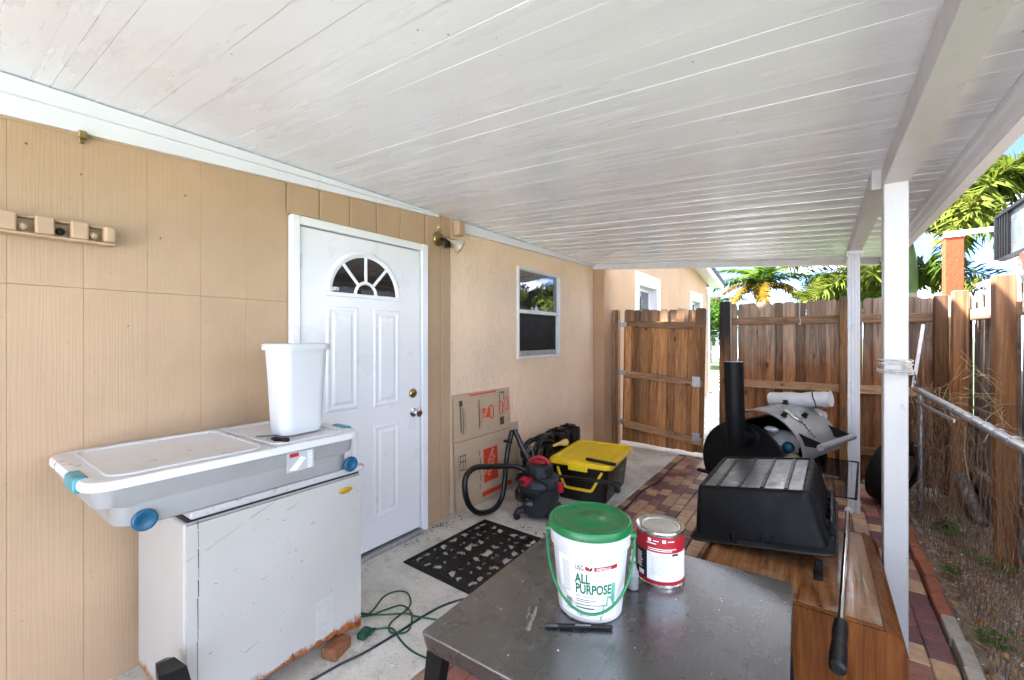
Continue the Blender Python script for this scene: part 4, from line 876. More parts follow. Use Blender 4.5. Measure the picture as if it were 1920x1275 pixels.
# cabinet: bottom of the front panel eaten away in a ragged line
rq = random.Random(8); nb_ = 36
fb.bbox(FX0, FX1 - .012, FY0, FY1, .06, .772, .012, 3, sm=False)
obj('cabinet', fb, FREEZER, fz_)
top = [(FY0 + .006 + (FY1 - FY0 - .012) * k / nb_) for k in range(nb_ + 1)]
low = [(.045 if t < .15 or t > .95 else .05 + .055 * max(0, math.sin((t - .15) / .8 * PI)) * (0.4 + .9 * rq.random())) for t in [k / nb_ for k in range(nb_ + 1)]]
fp_ = MB(); xs_ = FX1 - .011
fp_.add([(xs_ + .011, y, z) for y, z in zip(top, low)] + [(xs_ + .011, y, .765) for y in top] + [(xs_, y, z) for y, z in zip(top, low)], [(k, k + 1, nb_ + 2 + k, nb_ + 1 + k) for k in range(nb_)] + [(2 * nb_ + 2 + k, 2 * nb_ + 3 + k, k + 1, k) for k in range(nb_)])
fp_.add([(xs_ + .011, FY0 + .006, .765), (xs_ + .011, FY1 - .006, .765), (xs_, FY1 - .006, .765), (xs_, FY0 + .006, .765)], [(0, 1, 2, 3)])
fp_.add([(xs_ + .011, FY0 + .006, .045), (xs_, FY0 + .006, .045), (xs_, FY0 + .006, .765), (xs_ + .011, FY0 + .006, .765)], [(0, 1, 2, 3)])
fp_.add([(xs_ + .011, FY1 - .006, .045), (xs_, FY1 - .006, .045), (xs_, FY1 - .006, .765), (xs_ + .011, FY1 - .006, .765)], [(0, 1, 2, 3)])
obj('front_panel', fp_, FREEZER, fz_)
obj('gasket', MB().box(FX0 + .01, FX1 - .012, FY0 + .01, FY1 - .01, .7725, .786), INK_DK, fz_)
lidm = M('chipped_lid_enamel', (.44, .435, .43), .35, var=.05, dirt=(((.20, .08, .03), 12, .56, .12, .8), ((.06, .05, .045), 40, .63, .05, .8)))
obj('lid', MB().bbox(FX0, FX1 + .012, FY0 + .012, FY1 + .008, .786, .816, .009, 3), lidm, fz_)
sc1 = MB(); r1 = random.Random(14); xf = FX1 + .0003
z = .775; y = FY0 + .038
while z > .05:      # broken dark scratch line down the front edge
    z2 = z - r1.uniform(.01, .2); w_ = r1.uniform(.0005, .0019); sc1.add([(xf, y - w_, z), (xf, y + w_, z), (xf, y + w_ * .8 + .001, z2), (xf, y - w_ * .8 + .001, z2)], [(0, 1, 2, 3)]); z = z2 - r1.uniform(.0005, .006); y += r1.uniform(-.0022, .0016)
for _ in range(45):
    ya, za = r1.uniform(FY0 + .05, FY1 - .02), r1.uniform(.08, .74); l_ = abs(r1.gauss(0, .007)) + .001; a = r1.uniform(-.3, .9); w_ = r1.uniform(.0004, .0013)
    sc1.add([(xf, ya, za - w_), (xf, ya + l_ * math.cos(a), za + l_ * math.sin(a) - w_ * .5), (xf, ya + l_ * math.cos(a), za + l_ * math.sin(a) + w_ * .5), (xf, ya, za + w_)], [(0, 1, 2, 3)])
for (ya, za, yb, zb) in ((.61, .66, .74, .715), (.76, .725, .86, .765), (.55, .645, .60, .656), (.9, .71, .95, .725), (.70, .55, .72, .552), (.88, .30, .89, .305), (.66, .40, .665, .41), (1.0, .62, 1.02, .618), (.80, .47, .83, .475), (.96, .52, .962, .54), (1.1, .44, 1.115, .45), (.74, .22, .79, .235)):
    w_ = r1.uniform(.0005, .0012); sc1.add([(xf, ya, za - w_), (xf, yb, zb - w_ * .4), (xf, yb, zb + w_ * .4), (xf, ya, za + w_)], [(0, 1, 2, 3)])
obj('scratches', sc1, INK_DK, fz_)
bd = MB().lathe([(.034, 0), (.034, .004), (.028, .0055)], 20, (0, 0, 0), Matrix.Diagonal((.42, 1, 1, 1))); bd.v = [(FX1 + v[2], 1.165 + v[1], .715 + v[0]) for v in bd.v]
obj('badge', bd, M('gold_badge', (.55, .36, .03), .4, .4), fz_)
stk = obj('sticker', MB().box(FX1 + .0002, FX1 + .0011, 1.02, 1.105, .10, .27), M('aged_sticker', (.46, .45, .42), .4, var=.06, scale=30), fz_)
ds = MB(); r2 = random.Random(4)
ds.tube([(FX1 + .0016, 1.062 + .025 * math.cos(a) * (1 + .2 * math.sin(3 * a)), .135 + .022 * math.sin(a)) for a in [2 * PI * k / 20 for k in range(20)]], .0008, 4, True)
ds.tube([(FX1 + .0016, 1.062 + .012 * math.cos(a), .14 + .012 * math.sin(a)) for a in [2 * PI * k / 14 for k in range(14)]], .0008, 4, True)
obj('drawing', ds, INK_LG, stk)
obj('foot', MB().lathe([(.02, 0), (.022, .02), (.016, .06)], 12, (-2.22, .60, 0)).lathe([(.02, 0), (.022, .02), (.016, .06)], 12, (-1.84, .60, 0)).lathe([(.02, 0), (.022, .02), (.016, .06)], 12, (-2.22, 1.2, 0)), BLACKP, fz_)
solo('brick_block', MB().bbox(-.04, .04, -.055, .055, 0, .05, .009, 2, mat=Matrix.Translation((-1.765, 1.115, .001)) @ Matrix.Rotation(.35, 4, 'Z')), M('charred_brick', (.22, .085, .035), .9, var=.45, scale=16, bump=.8, bscale=35, bdist=.008, dirt=(((.06, .03, .02), 9, .55, .15, .7),)), 'broken orange brick propping the freezer corner', 'brick', (-1.79, 1.13, 0))

# storage box with wheels lying on the freezer
bx = thing('storage_box', 'long frosted storage box with white lid and teal latches on freezer', 'storage box', (-2.05, .77, .817), world=True)
BC = (-2.06, .765); BW, BL = .60, .93
def brr(w, l, r_, z, dx=0, dy=0): return [(BC[0] + dx + p[0], BC[1] + dy + p[1], z) for p in rrect(w, l, r_, 6)]
obj('body', MB().loft([brr(.535, .79, .07, .8175, .03, .01), brr(.553, .81, .08, .824, .03, .01), brr(.560, .82, .08, .885, .028, .01), brr(.562, .825, .07, .890, .026, .008), brr(.565, .885, .06, .896, .022, .0), brr(.575, .90, .06, .955, .02)], True, True, True), BIN_BODY, bx)
ld = MB().loft([brr(BW - .01, BL - .01, .07, .952, .02), brr(BW + .012, BL + .012, .075, .956, .02), brr(BW + .012, BL + .012, .075, .972, .02), brr(BW, BL, .07, .982, .02), brr(BW - .03, BL - .03, .06, .985, .02), brr(BW - .06, BL - .06, .05, .980, .02)], True, True, True)
lid_o = obj('lid', ld, WHITEP2, bx)
# raised lid panel rims: long panel, fold line and rear flap
for (y0, y1) in ((.36, .82), (.86, 1.17)):
    pp = [(BC[0] + .02 + sx * (.245), y) for sx, y in ((-1, y0), (1, y0), (1, y1), (-1, y1))]
    pts = rrect(.50, y1 - y0, .05, 5, .983, (BC[0] + .02, (y0 + y1) / 2)); obj('lid_rim', MB().tube(pts, .0045, 8, True), WHITEP2, lid_o)
obj('fold_seam', MB().box(BC[0] - .27, BC[0] + .325, .838, .841, .9845, .9862), INK_LG, lid_o)
for (y, w_) in ((.305, .12), (1.228, .12)):
    lp = MB().bbox(BC[0] + .10, BC[0] + .10 + w_, y - .02, y + .02, .94, .9905, .012, 3); obj('latch', lp, TEALP, bx)
lp = MB().bbox(BC[0] + .185, BC[0] + .285, .292, .345, .93, .9765, .014, 3); 
for y in (.435, 1.175):
    w_ = obj('wheel', MB().lathe([(.030, 0), (.034, .006), (.034, .016), (.029, .02), (.018, .02), (.012, .016), (.004, .016)], 24, (-1.758, y, .838), Matrix.Rotation(PI / 2, 4, 'Y')), BLUEP, bx)
lb = obj('label', MB().box(-1.7515, -1.7502, .885, 1.0, .868, .947), M('grey_box_label', (.42, .43, .44), .5, var=.1, scale=14), bx)
lb.rotation_euler = (0, 0, 0)
lm = MB().box(-1.7501, -1.7495, .897, .935, .928, .943); obj('brand_oval', lm, INK_RED, lb)
lm = MB()
for k in range(9): lm.box(-1.7501, -1.7495, .972, .993, .873 + k * .008, .8765 + k * .008)
obj('barcode', lm, INK_WH, lb)
lm = MB(); lm.add([(-1.7499, .895, .876), (-1.7499, .925, .872), (-1.7499, .965, .915), (-1.7499, .945, .925)], [(0, 1, 2, 3)]); obj('picture', lm, INK_WH, lb)
# waste bin
wb = thing('waste_bin', 'white plastic waste bin standing on the storage box lid', 'waste bin', (-1.955, 1.035, .986), R(2))
wp = [rrect(.125, .180, .04, 8, 0), rrect(.133, .190, .044, 8, .004), rrect(.176, .240, .056, 8, .385), rrect(.179, .243, .057, 8, .386), rrect(.194, .262, .064, 8, .388), rrect(.198, .266, .066, 8, .394), rrect(.196, .264, .065, 8, .402), rrect(.182, .25, .058, 8, .405), rrect(.172, .235, .054, 8, .39), rrect(.14, .20, .045, 8, .02)]
obj('bucket', MB().loft(wp, True, True, True), WHITEP, wb)
obj('rim_lip', MB().loft([rrect(.197, .265, .066, 8, .376), rrect(.199, .267, .066, 8, .3935)], False, False, True), WHITEP, wb)
sdv = thing('screwdriver', 'stubby screwdriver with black handle beside the waste bin', 'screwdriver', (-1.86, .885, .994), (0, 0, R(20)))
obj('handle', MB().tube([(0, 0, 0), (.008, 0, 0), (.04, 0, 0), (.07, 0, 0), (.078, 0, 0)], [.007, .010, .0085, .0105, .008], 10), BLACKP, sdv)
obj('collar', MB().cyl((-.006, 0, 0), (.0, 0, 0), .0065, n=8), BLUEP, sdv); obj('blade', MB().cyl((-.062, 0, 0), (-.006, 0, 0), .0028, n=8), CHROME, sdv)
solo('price_tag', MB().bbox(-.045, .045, -.012, .012, 0, .002, .0006, mat=Matrix.Translation((-1.96, .91, .987)) @ Matrix.Rotation(.9, 4, 'Z')), BLUEP, 'flat blue plastic strip lying behind the screwdriver', 'strip', (-1.96, .91, .986))
# black handle poking up at the freezer corner
hd = thing('garden_tool', 'black plastic tool grip standing upright before the freezer corner', 'tool', (-1.595, .295, 0), world=True)
obj('grip', MB().loft([[(x, y, z) for x, y, z in r_] for r_ in [[(-1.76 + a * .0, .40 + c, z0 + b_) for a, b_, c in ((0, 0, 0), (0, .03, 0), (0, .03, .03), (0, 0, .03))] for z0 in (.34,)] + [[(-1.70, .385 + c, .365 + b_) for b_, c in ((0, 0), (.035, 0), (.03, .05), (-.02, .05))], [(-1.62, .37 + c, .375 + b_) for b_, c in ((-.05, 0), (.03, 0), (.02, .075), (-.05, .07))], [(-1.57, .37 + c, .34 + b_) for b_, c in ((-.06, 0), (.02, 0), (.012, .075), (-.06, .07))]]], True, True, False), BLACKP, hd)
obj('pole', MB().cyl((-1.63, .40, .031), (-1.63, .40, .335), .02, n=12).bbox(-1.74, -1.56, .34, .46, .031, .05, .004), BLACKP, hd)
hd.location = (-1.65, .375, -.045)

# ================================================================== THINGS ON THE WALL
rk = thing('tool_rack', 'tan painted wall rack with four clip blocks on the siding', 'rack', (XW, .2, 1.82), world=True)
obj('back_plate', MB().bbox(XW + .0015, XW + .016, -.35, .487, 1.795, 1.860, .004), TAN_PAINT, rk)
obj('lower_lip', MB().bbox(XW + .0165, XW + .066, -.35, .487, 1.789, 1.799, .003), TAN_PAINT, rk)
obj('upper_lip', MB().bbox(XW + .0165, XW + .05, -.35, .487, 1.854, 1.863, .003), TAN_PAINT, rk)
for k, y in enumerate((-.20, -.09, .02, .13, .222, .316, .408)):
    if y < -.1: continue
    obj('clip_block', MB().bbox(XW + .0167, XW + .07, y - .05, y + .0, 1.7995, 1.8665, .006, 2), TAN_PAINT, rk)
    obj('roller', MB().sph((XW + .05, y + .016, 1.820), .014, 10), RUBBER if k == 5 else TAN_PAINT, rk)
obj('end_block', MB().bbox(XW + .0165, XW + .08, .45, .488, 1.80, 1.864, .012, 3), TAN_PAINT, rk)
wl_ = thing('wall_lamp', 'tarnished brass wall lamp with black socket and one flood bulb', 'wall lamp', (XW, 2.37, 2.17), world=True)
RY = Matrix.Rotation(PI / 2, 4, 'Y')
obj('base_plate', MB().lathe([(.056, .001), (.056, .012), (.05, .022), (.02, .026)], 24, (XW, 2.365, 2.175), RY), BRASS, wl_)
obj('socket', MB().tube([(XW + .02, 2.37, 2.175), (XW + .06, 2.385, 2.165), (XW + .075, 2.39, 2.15), (XW + .08, 2.392, 2.105)], [.012, .014, .022, .026], 14), BLACKP, wl_)
obj('arm', MB().tube([(XW + .02, 2.385, 2.18), (XW + .05, 2.42, 2.18), (XW + .07, 2.45, 2.16)], [.012, .014, .022], 12), BRASS, wl_)
obj('bulb', MB().tube([(XW + .068, 2.445, 2.165), (XW + .085, 2.463, 2.15), (XW + .11, 2.487, 2.13), (XW + .122, 2.50, 2.12), (XW + .127, 2.505, 2.116)], [.02, .032, .056, .058, .03], 20), BULB, wl_)
solo('corner_pipe', MB().bbox(XW + .002, XW + .07, 2.53, 2.60, 2.23, 2.345, .008, 2), TAN_PAINT, 'tan boxed pipe end under the roof trim beside the wall lamp', 'pipe end', (XW + .03, 2.565, 2.23))
solo('wall_hook', MB().lathe([(.022, 0), (.022, .006), (.012, .02), (.004, .022)], 14, (XW + .001, 2.375, 2.265), RY), TAN_PAINT, 'small round painted knob on the siding above the wall lamp', 'knob', (XW, 2.375, 2.265))
solo('wire_bracket', MB().bbox(XW + .012, XW + .03, .385, .41, 2.205, 2.235, .003).bbox(XW + .001, XW + .012, .39, .405, 2.19, 2.225, .002), BRASS, 'tiny metal bracket hanging under the trim above the rack', 'bracket', (XW + .01, .395, 2.19))

# ================================================================== DOOR MAT
MX0, MX1, MY0, MY1 = -2.118, -1.555, 1.80, 2.585
mat_t = thing('door_mat', 'black rubber doormat with cut-out scroll pattern before the white door', 'doormat', ((MX0 + MX1) / 2, (MY0 + MY1) / 2, 0), R(-1.5))
mw, ml = MX1 - MX0, MY1 - MY0
def teardrop(px, py, cx_, cy_, s_, a, wd):
    dx, dy = px - cx_, py - cy_; u = (dx * math.cos(a) + dy * math.sin(a)) / s_; v = (-dx * math.sin(a) + dy * math.cos(a)) / s_
    v -= .22 * u * u
    if not -1 < u < 1: return 1
    ww = wd * math.sqrt(max(0, 1 - u * u)) * (1.15 - .55 * u)
    return abs(v) / ww - 1 if ww > 0 else 1
drops = []; rm = random.Random(12)
for ix in range(3):
    for iy in range(5):
        bx_ = (.055 + .06 * ix * 1.35); by_ = (.075 + .073 * iy)
        drops.append((bx_ + rm.uniform(-.014, .014), by_ + rm.uniform(-.012, .012), rm.choice((.018, .027, .033)), rm.choice((.4, 1.2, 2.1, 2.8)) + rm.uniform(-.4, .4), rm.uniform(.38, .56)))
full = []
for (x, y, s_, a, w_) in drops:
    for fx_ in (1, -1):
        for fy_ in (1, -1):
            full.append((fx_ * (mw / 2 - x), fy_ * (ml / 2 - y), s_, math.atan2(fy_ * math.sin(a), fx_ * math.cos(a)), w_, fx_ * fy_))
nx3, ny3 = 100, 140; mm = MB(); hgt = {}
def mat_d(px, py): return min([teardrop(px, py if q[5] > 0 else py, q[0], q[1], q[2], q[3], q[4]) for q in full if abs(q[0] - px) < .05 and abs(q[1] - py) < .05] or [1])
dval = [[mat_d(-mw / 2 + mw * i / nx3, -ml / 2 + ml * j / ny3) for j in range(ny3 + 1)] for i in range(nx3 + 1)]
def mat_h(i, j):
    d = dval[i][j]; e = min(i * mw / nx3, (nx3 - i) * mw / nx3, j * ml / ny3, (ny3 - j) * ml / ny3)
    if e < .004: return .004
    if e < .012: return .011
    if e < .02: return .007
    if e < .028: return .011
    if e < .034: return .006
    return .006 + (.009 if .12 < d < .42 else (.005 if .62 < d < .8 else 0))
mm.add([(-mw / 2 + mw * i / nx3, -ml / 2 + ml * j / ny3, mat_h(i, j)) for i in range(nx3 + 1) for j in range(ny3 + 1)],
       [(i * (ny3 + 1) + j, (i + 1) * (ny3 + 1) + j, (i + 1) * (ny3 + 1) + j + 1, i * (ny3 + 1) + j + 1) for i in range(nx3) for j in range(ny3)
        if (dval[i][j] + dval[i + 1][j] + dval[i][j + 1] + dval[i + 1][j + 1]) > 0 or min(i, nx3 - i - 1) < 6 or min(j, ny3 - j - 1) < 6])
MATR = M('doormat_rubber', (.004, .004, .004), .5, var=.3, scale=14, bump=.15, bscale=150, spec=.4, dirt=(((.025, .024, .022), 7, .6, .2, .5),))
obj('scrollwork', mm, MATR, mat_t)
ed = MB()
for (a, b_) in (((-mw / 2, -ml / 2), (mw / 2, -ml / 2)), ((mw / 2, -ml / 2), (mw / 2, ml / 2)), ((mw / 2, ml / 2), (-mw / 2, ml / 2)), ((-mw / 2, ml / 2), (-mw / 2, -ml / 2))): ed.tube([(a[0], a[1], .004), (b_[0], b_[1], .004)], .004, 6)
obj('edge_bead', ed, MATR, mat_t)

# ================================================================== CORDS
gc = thing('extension_cord', 'green extension cord looped on the concrete beside the freezer', 'cord', (-1.75, 1.4, 0), world=True)
zz = .005
obj('cord', MB().tube(smooth_path([(-2.02, 1.29, zz), (-1.911, 1.332, zz), (-1.874, 1.376, zz), (-1.93, 1.50, zz), (-1.915, 1.57, zz), (-1.86, 1.60, zz), (-1.786, 1.565, zz), (-1.745, 1.511, zz), (-1.728, 1.394, zz), (-1.691, 1.345, zz), (-1.64, 1.343, zz + .004), (-1.612, 1.401, zz), (-1.69, 1.487, zz + .006), (-1.79, 1.508, zz), (-1.825, 1.432, zz + .004), (-1.862, 1.352, zz), (-1.93, 1.29, zz)], 6), .0042, 8), GREENC, gc)
obj('cord', MB().tube(smooth_path([(-1.73, 1.268, .02), (-1.744, 1.296, .012), (-1.70, 1.345, zz + .006), (-1.66, 1.352, zz + .008), (-1.60, 1.335, zz), (-1.52, 1.318, zz), (-1.43, 1.32, zz), (-1.3, 1.35, zz)], 6), .0042, 8), GREENC, gc)
obj('cord', MB().tube(smooth_path([(-2.0, 1.34, zz), (-1.90, 1.345, zz + .003), (-1.80, 1.40, zz + .004), (-1.716, 1.468, zz + .006), (-1.662, 1.491, zz), (-1.523, 1.545, zz), (-1.35, 1.60, zz)], 6), .0042, 8), GREENC, gc)
obj('plug', MB().bbox(-.022, .022, -.03, .035, 0, .032, .009, 2, mat=Matrix.Translation((-1.745, 1.245, .006)) @ Matrix.Rotation(.3, 4, 'Z')).tube([(-1.736, 1.27, .02), (-1.742, 1.29, .014), (-1.745, 1.31, .009)], [.016, .010, .006], 10), GREENC, gc)
solo('power_cord', MB().tube(smooth_path([(-1.74, .75, zz), (-1.701, .964, zz), (-1.684, 1.085, zz), (-1.66, 1.177, zz), (-1.64, 1.339, zz + .001), (-1.63, 1.537, zz), (-1.60, 1.665, zz), (-1.535, 1.767, zz), (-1.40, 1.86, zz)], 6), .0055, 8), CORDB, 'dark blue twisted cord running past the doormat on the concrete', 'cord', (-1.63, 1.4, 0))
solo('black_cable', MB().tube(smooth_path([(-1.33, 3.1, .006), (-1.30, 3.5, .006), (-1.32, 3.9, .006), (-1.27, 4.3, .006), (-1.295, 4.8, .006), (-1.28, 5.36, .006)], 6), .0075, 8), BLACKP, 'black cable lying along the edge of the pavers', 'cable', (-1.3, 4.2, 0))

# ================================================================== CARDBOARD
cbx = thing('flattened_box', 'flattened cardboard moving box with orange print leaning on stucco', 'cardboard', (-2.35, 2.92, 0), world=True)
def lean(y, z, d): return (-2.355 - .035 * min(1, z / .95) + d + (.008 if z > .57 else 0), y, z)
lo = [(2.535, .003), (3.30, .003), (3.305, .565), (2.53, .565)]; up_ = [(2.528, .570), (3.308, .570), (3.285, .945), (2.53, .952)]
obj('lower_panel', MB().prism(lo, lean, -.004, .004), CARD, cbx); up_o = obj('upper_panel', MB().prism(up_, lean, -.004, .004), CARD, cbx)
lo_o = [c for c in cbx.children][0]
pk = lambda name, poly, mat, par: obj(name, MB().add([lean(y, z, .0048) for y, z in poly], [tuple(range(len(poly)))]), mat, par)
def rect(y0, y1, z0, z1): return [(y0, z0), (y1, z0), (y1, z1), (y0, z1)]
# big square logo on the lower panel, lettering set diagonally
ly, lz, ls = 2.99, .30, .20
pk('logo_square', rect(ly - ls / 2, ly + ls / 2, lz - ls * .72, lz + ls * .72), INK_OR, lo_o)
tm = MB()
for i, (s_, sz) in enumerate((('THE HOME', .052), ('DEPOT', .062))):
    vs_, fs, w_ = text2d(s_, sz, .015); ca, sa = math.cos(R(52)), math.sin(R(52))
    o_ = len(tm.v); off = .035 - i * .062
    pts = []
    for (a, b_) in vs_:
        a -= w_ / 2; b_ += off - .01; pts.append(lean(ly + (a * ca - b_ * sa) * .82, lz + (a * sa + b_ * ca) * 1.05, .0056))
    tm.add(pts, fs)
obj('logo_lettering', tm, INK_W, lo_o)
pk('stripe', rect(2.86, 3.29, .045, .085), INK_OR, lo_o)
bars = MB()
for k in range(5): bars.add([lean(y, z, .0048) for y, z in rect(2.83 + .012 * (k % 2), 2.838 + .012 * (k % 2), .12 + k * .07, .17 + k * .07)], [(0, 1, 2, 3)])
for k in range(3): bars.add([lean(y, z, .0048) for y, z in rect(2.595 + .03 * k, 2.602 + .03 * k, .33, .45)], [(0, 1, 2, 3)])
for z0 in (.33, .40, .445): bars.add([lean(y, z, .0050) for y, z in rect(2.59, 2.665, z0, z0 + .008)], [(0, 1, 2, 3)])
bars.add([lean(y, z, .0048) for y, z in rect(2.575, 2.58, .28, .46)], [(0, 1, 2, 3)])
obj('small_print', bars, INK_GR, lo_o)
pk('stripe', rect(2.72, 3.08, .925, .938), INK_OR, up_o)
pk('logo_square', rect(2.885, 2.975, .715, .80), INK_OR, up_o)
tm = MB()
for i, s_ in enumerate(('THE HOME', 'DEPOT')):
    vs_, fs, w_ = text2d(s_, .024 + .005 * i, .015); ca, sa = math.cos(R(48)), math.sin(R(48))
    tm.add([lean(2.93 + ((a - w_ / 2) * ca - (b_ + .012 - .028 * i) * sa) * .9, .757 + ((a - w_ / 2) * sa + (b_ + .012 - .028 * i) * ca), .0056) for a, b_ in vs_], fs)
obj('logo_lettering', tm, INK_W, up_o)
for (yc, zc_) in ((3.01, .755), (3.15, .775), (3.235, .80)):
    ring = rrect(.05, .115, .024, 4); obj('handle_outline', MB().tube([lean(yc + p[0], zc_ + p[1], .005) for p in ring], .004, 5, True), INK_OR, up_o)
bars = MB()
for (a, b_, c, d) in ((2.60, 2.612, .64, .86), (2.63, 2.638, .62, .84), (2.655, 2.66, .66, .82), (2.59, 2.63, .855, .90), (2.835, 2.845, .64, .88), (2.86, 2.864, .66, .80), (3.13, 3.19, .62, .69), (3.13, 3.138, .83, .92), (3.15, 3.19, .905, .92), (3.19, 3.197, .84, .92)):
    bars.add([lean(y, z, .0048) for y, z in rect(a, b_, c, d)], [(0, 1, 2, 3)])
obj('small_print', bars, INK_GR, up_o)
solo('cardboard_sheet', MB().prism([(2.9, .003), (3.45, .003), (3.45, .60), (2.9, .60)], lambda y, z, d: (-2.378 - .02 * z + d, y, z), -.003, .003), CARD, 'plain cardboard sheet behind the printed moving box', 'cardboard', (-2.38, 3.2, 0))

# ================================================================== VACUUM
vc = thing('shop_vacuum', 'grey and red shop vacuum on casters with black hose', 'vacuum', (-1.79, 2.885, 0), R(12))
vc.scale = (1.05, 1.05, 1.06)
obj('drum', MB().lathe([(.118, .045), (.128, .05), (.150, .20), (.157, .225), (.162, .228), (.162, .245), (.155, .25)], 36), GREYP, vc)
obj('lid', MB().lathe([(.158, .2505), (.165, .256), (.165, .272), (.150, .30), (.128, .318), (.105, .322)], 36), GREYP, vc)
md = MB(); 
prof = [(.104, .3225), (.100, .335), (.096, .385), (.085, .402), (.05, .408)]
nn = 40; rings = []
for r_, z in prof: rings.append([(r_ * (1 + (.035 if (k // 2) % 2 else -.01)) * math.cos(2 * PI * k / nn) * 1.0, r_ * (1 + (.035 if (k // 2) % 2 else -.01)) * math.sin(2 * PI * k / nn), z) for k in range(nn)])
md.loft(rings, True, True, False); obj('motor_head', md, GREYP, vc)
obj('handle', MB().tube(smooth_path([(-.07, .0, .40), (-.06, 0, .43), (0, 0, .448), (.06, 0, .43), (.07, 0, .40)], 5), .013, 10).bbox(-.05, .05, -.035, .035, .4085, .418, .004), REDP, vc)
A = -1.15
pt = lambda r_, z, a: V(r_ * math.cos(a), r_ * math.sin(a), z)
ip = MB().tube([pt(.12, .293, -2.0), pt(.150, .300, -2.0), pt(.172, .306, -2.0)], [.048, .040, .034], 20).tube([pt(.1721, .306, -2.0), pt(.174, .3065, -2.0)], [.034, .027], 20)
inlet = obj('inlet_port', ip, REDP, vc); obj('inlet_hole', MB().tube([pt(.1735, .3065, -2.0), pt(.1747, .307, -2.0)], [.024, .024], 20), INK_DK, inlet)
for a in (-.15, 2.9): obj('latch', MB().bbox(-.022, .022, -.018, .018, -.035, .035, .008, 2, mat=Matrix.Translation(pt(.172, .255, a)) @ Matrix.Rotation(a, 4, 'Z')), REDP, vc)
cm = MB()
for k in range(5): cm.tube(smooth_path([pt(.168 + .004 * k, .31 - .012 * k, -2.9), pt(.14, .345 - .006 * k, -2.3), pt(.135 + .006 * k, .33 + .004 * k, -1.5), pt(.165 + .004 * k, .27 + .006 * k, -.9), pt(.172 + .004 * k, .235 - .01 * k, -1.4), pt(.172 + .004 * k, .205 - .012 * k, -2.2), pt(.17 + .004 * k, .22 - .01 * k, -2.9)], 5), .0045, 6)
obj('power_cable', cm, BLACKP, vc)
lg = obj('logo_plate', MB().add([pt(.1475, .135, -1.95), pt(.1475, .135, -1.6), pt(.1545, .18, -1.6), pt(.1545, .18, -1.95)], [(0, 1, 2, 3)]), INK_LG, vc)
lg2 = MB()
for (a0, a1, z0, z1) in ((-1.92, -1.80, .142, .150), (-1.92, -1.86, .155, .172), (-1.76, -1.66, .142, .150), (-1.76, -1.72, .155, .172), (-1.68, -1.64, .150, .17)): lg2.add([pt(.1495 + .16 * (z0 - .142), z0, a0), pt(.1495 + .16 * (z0 - .142), z0, a1), pt(.1495 + .16 * (z1 - .142), z1, a1), pt(.1495 + .16 * (z1 - .142), z1, a0)], [(0, 1, 2, 3)])
obj('logo_marks', lg2, INK_DK, lg)
for a in (-2.5, -.7, .8, 2.3):
    w_ = obj('caster_arm', MB().tube([pt(.12, .07, a), pt(.165, .06, a), pt(.178, .045, a)], [.03, .028, .02], 10), GREYP, vc); d = pt(1, 0, a + PI / 2); c = pt(.178, .026, a)
    obj('caster', MB().cyl(c - d * .012, c + d * .012, .026, n=16), BLACKP, w_)
vh = thing('vacuum_hose', 'black vacuum hose looped in front of the cardboard box', 'hose', (-2.1, 2.7, 0), world=True)
hp = smooth_path([(-1.90, 2.905, .33), (-2.0, 2.86, .37), (-2.10, 2.66, .40), (-2.13, 2.50, .425), (-2.13, 2.40, .385), (-2.12, 2.375, .29), (-2.12, 2.42, .17), (-2.12, 2.53, .075), (-2.12, 2.70, .040), (-2.12, 2.82, .09), (-2.12, 2.865, .22), (-2.12, 2.885, .36), (-2.12, 2.92, .50), (-2.12, 2.955, .58)], 10)
obj('hose', MB().tube(hp, [.0205 + (.0022 if k % 2 else 0) for k in range(len(hp))], 12), HOSE, vh)
obj('crevice_tool', MB().tube([(-2.12, 2.955, .575), (-2.115, 2.965, .62), (-2.10, 2.985, .63), (-2.04, 3.0, .50), (-1.97, 3.02, .38)], [.023, .022, .02, .024, .026], 12).bbox(-2.16, -2.08, 2.90, 2.93, .535, .555, .004), HOSE, vh)
wd = thing('vacuum_wand', 'black vacuum wand lying across the yellow-lidded tote front', 'vacuum wand', (-1.6, 3.215, .22), world=True)
obj('tube', MB().tube([(-1.90, 3.215, .228), (-1.6, 3.215, .25), (-1.345, 3.215, .272)], [.013, .014, .015], 12), HOSE, wd); obj('nozzle', MB().tube([(-1.345, 3.215, .272), (-1.315, 3.215, .270), (-1.275, 3.215, .258), (-1.26, 3.215, .25)], [.016, .024, .034, .032], 14).bbox(-1.30, -1.262, 3.19, 3.24, .205, .245, .006), HOSE, wd)

# ================================================================== PRESSURE WASHER behind
pw = thing('pressure_washer', 'black pressure washer with coiled hose and yellow nozzle by stucco wall', 'pressure washer', (-2.12, 3.55, 0), world=True)
obj('frame', MB().bbox(-2.28, -2.02, 3.35, 3.62, .02, .30, .02, 2).cyl((-2.15, 3.30, .06), (-2.15, 3.34, .06), .06, n=18).bbox(-2.30, -2.06, 3.75, 4.28, 0, .30, .02, 2), BLACKP, pw)
ch_ = MB(); rh = random.Random(5)
for k in range(13):
    c = V(-2.10 + rh.uniform(-.04, .05), 3.36 + rh.uniform(-.05, .05), .36 + rh.uniform(-.05, .05)); rx_, rz_ = rh.uniform(.13, .20), rh.uniform(.085, .15); tl_ = rh.uniform(-.3, .3)
    ch_.tube([c + V(.05 * math.sin(a + k) + rh.uniform(-.003, .003), rx_ * math.cos(a), rz_ * math.sin(a) + tl_ * rx_ * math.cos(a) * .5) for a in [2 * PI * q / 28 for q in range(28)]], .0105, 7, True)
obj('hose_coil', ch_, HOSE, pw)
ch2 = MB()
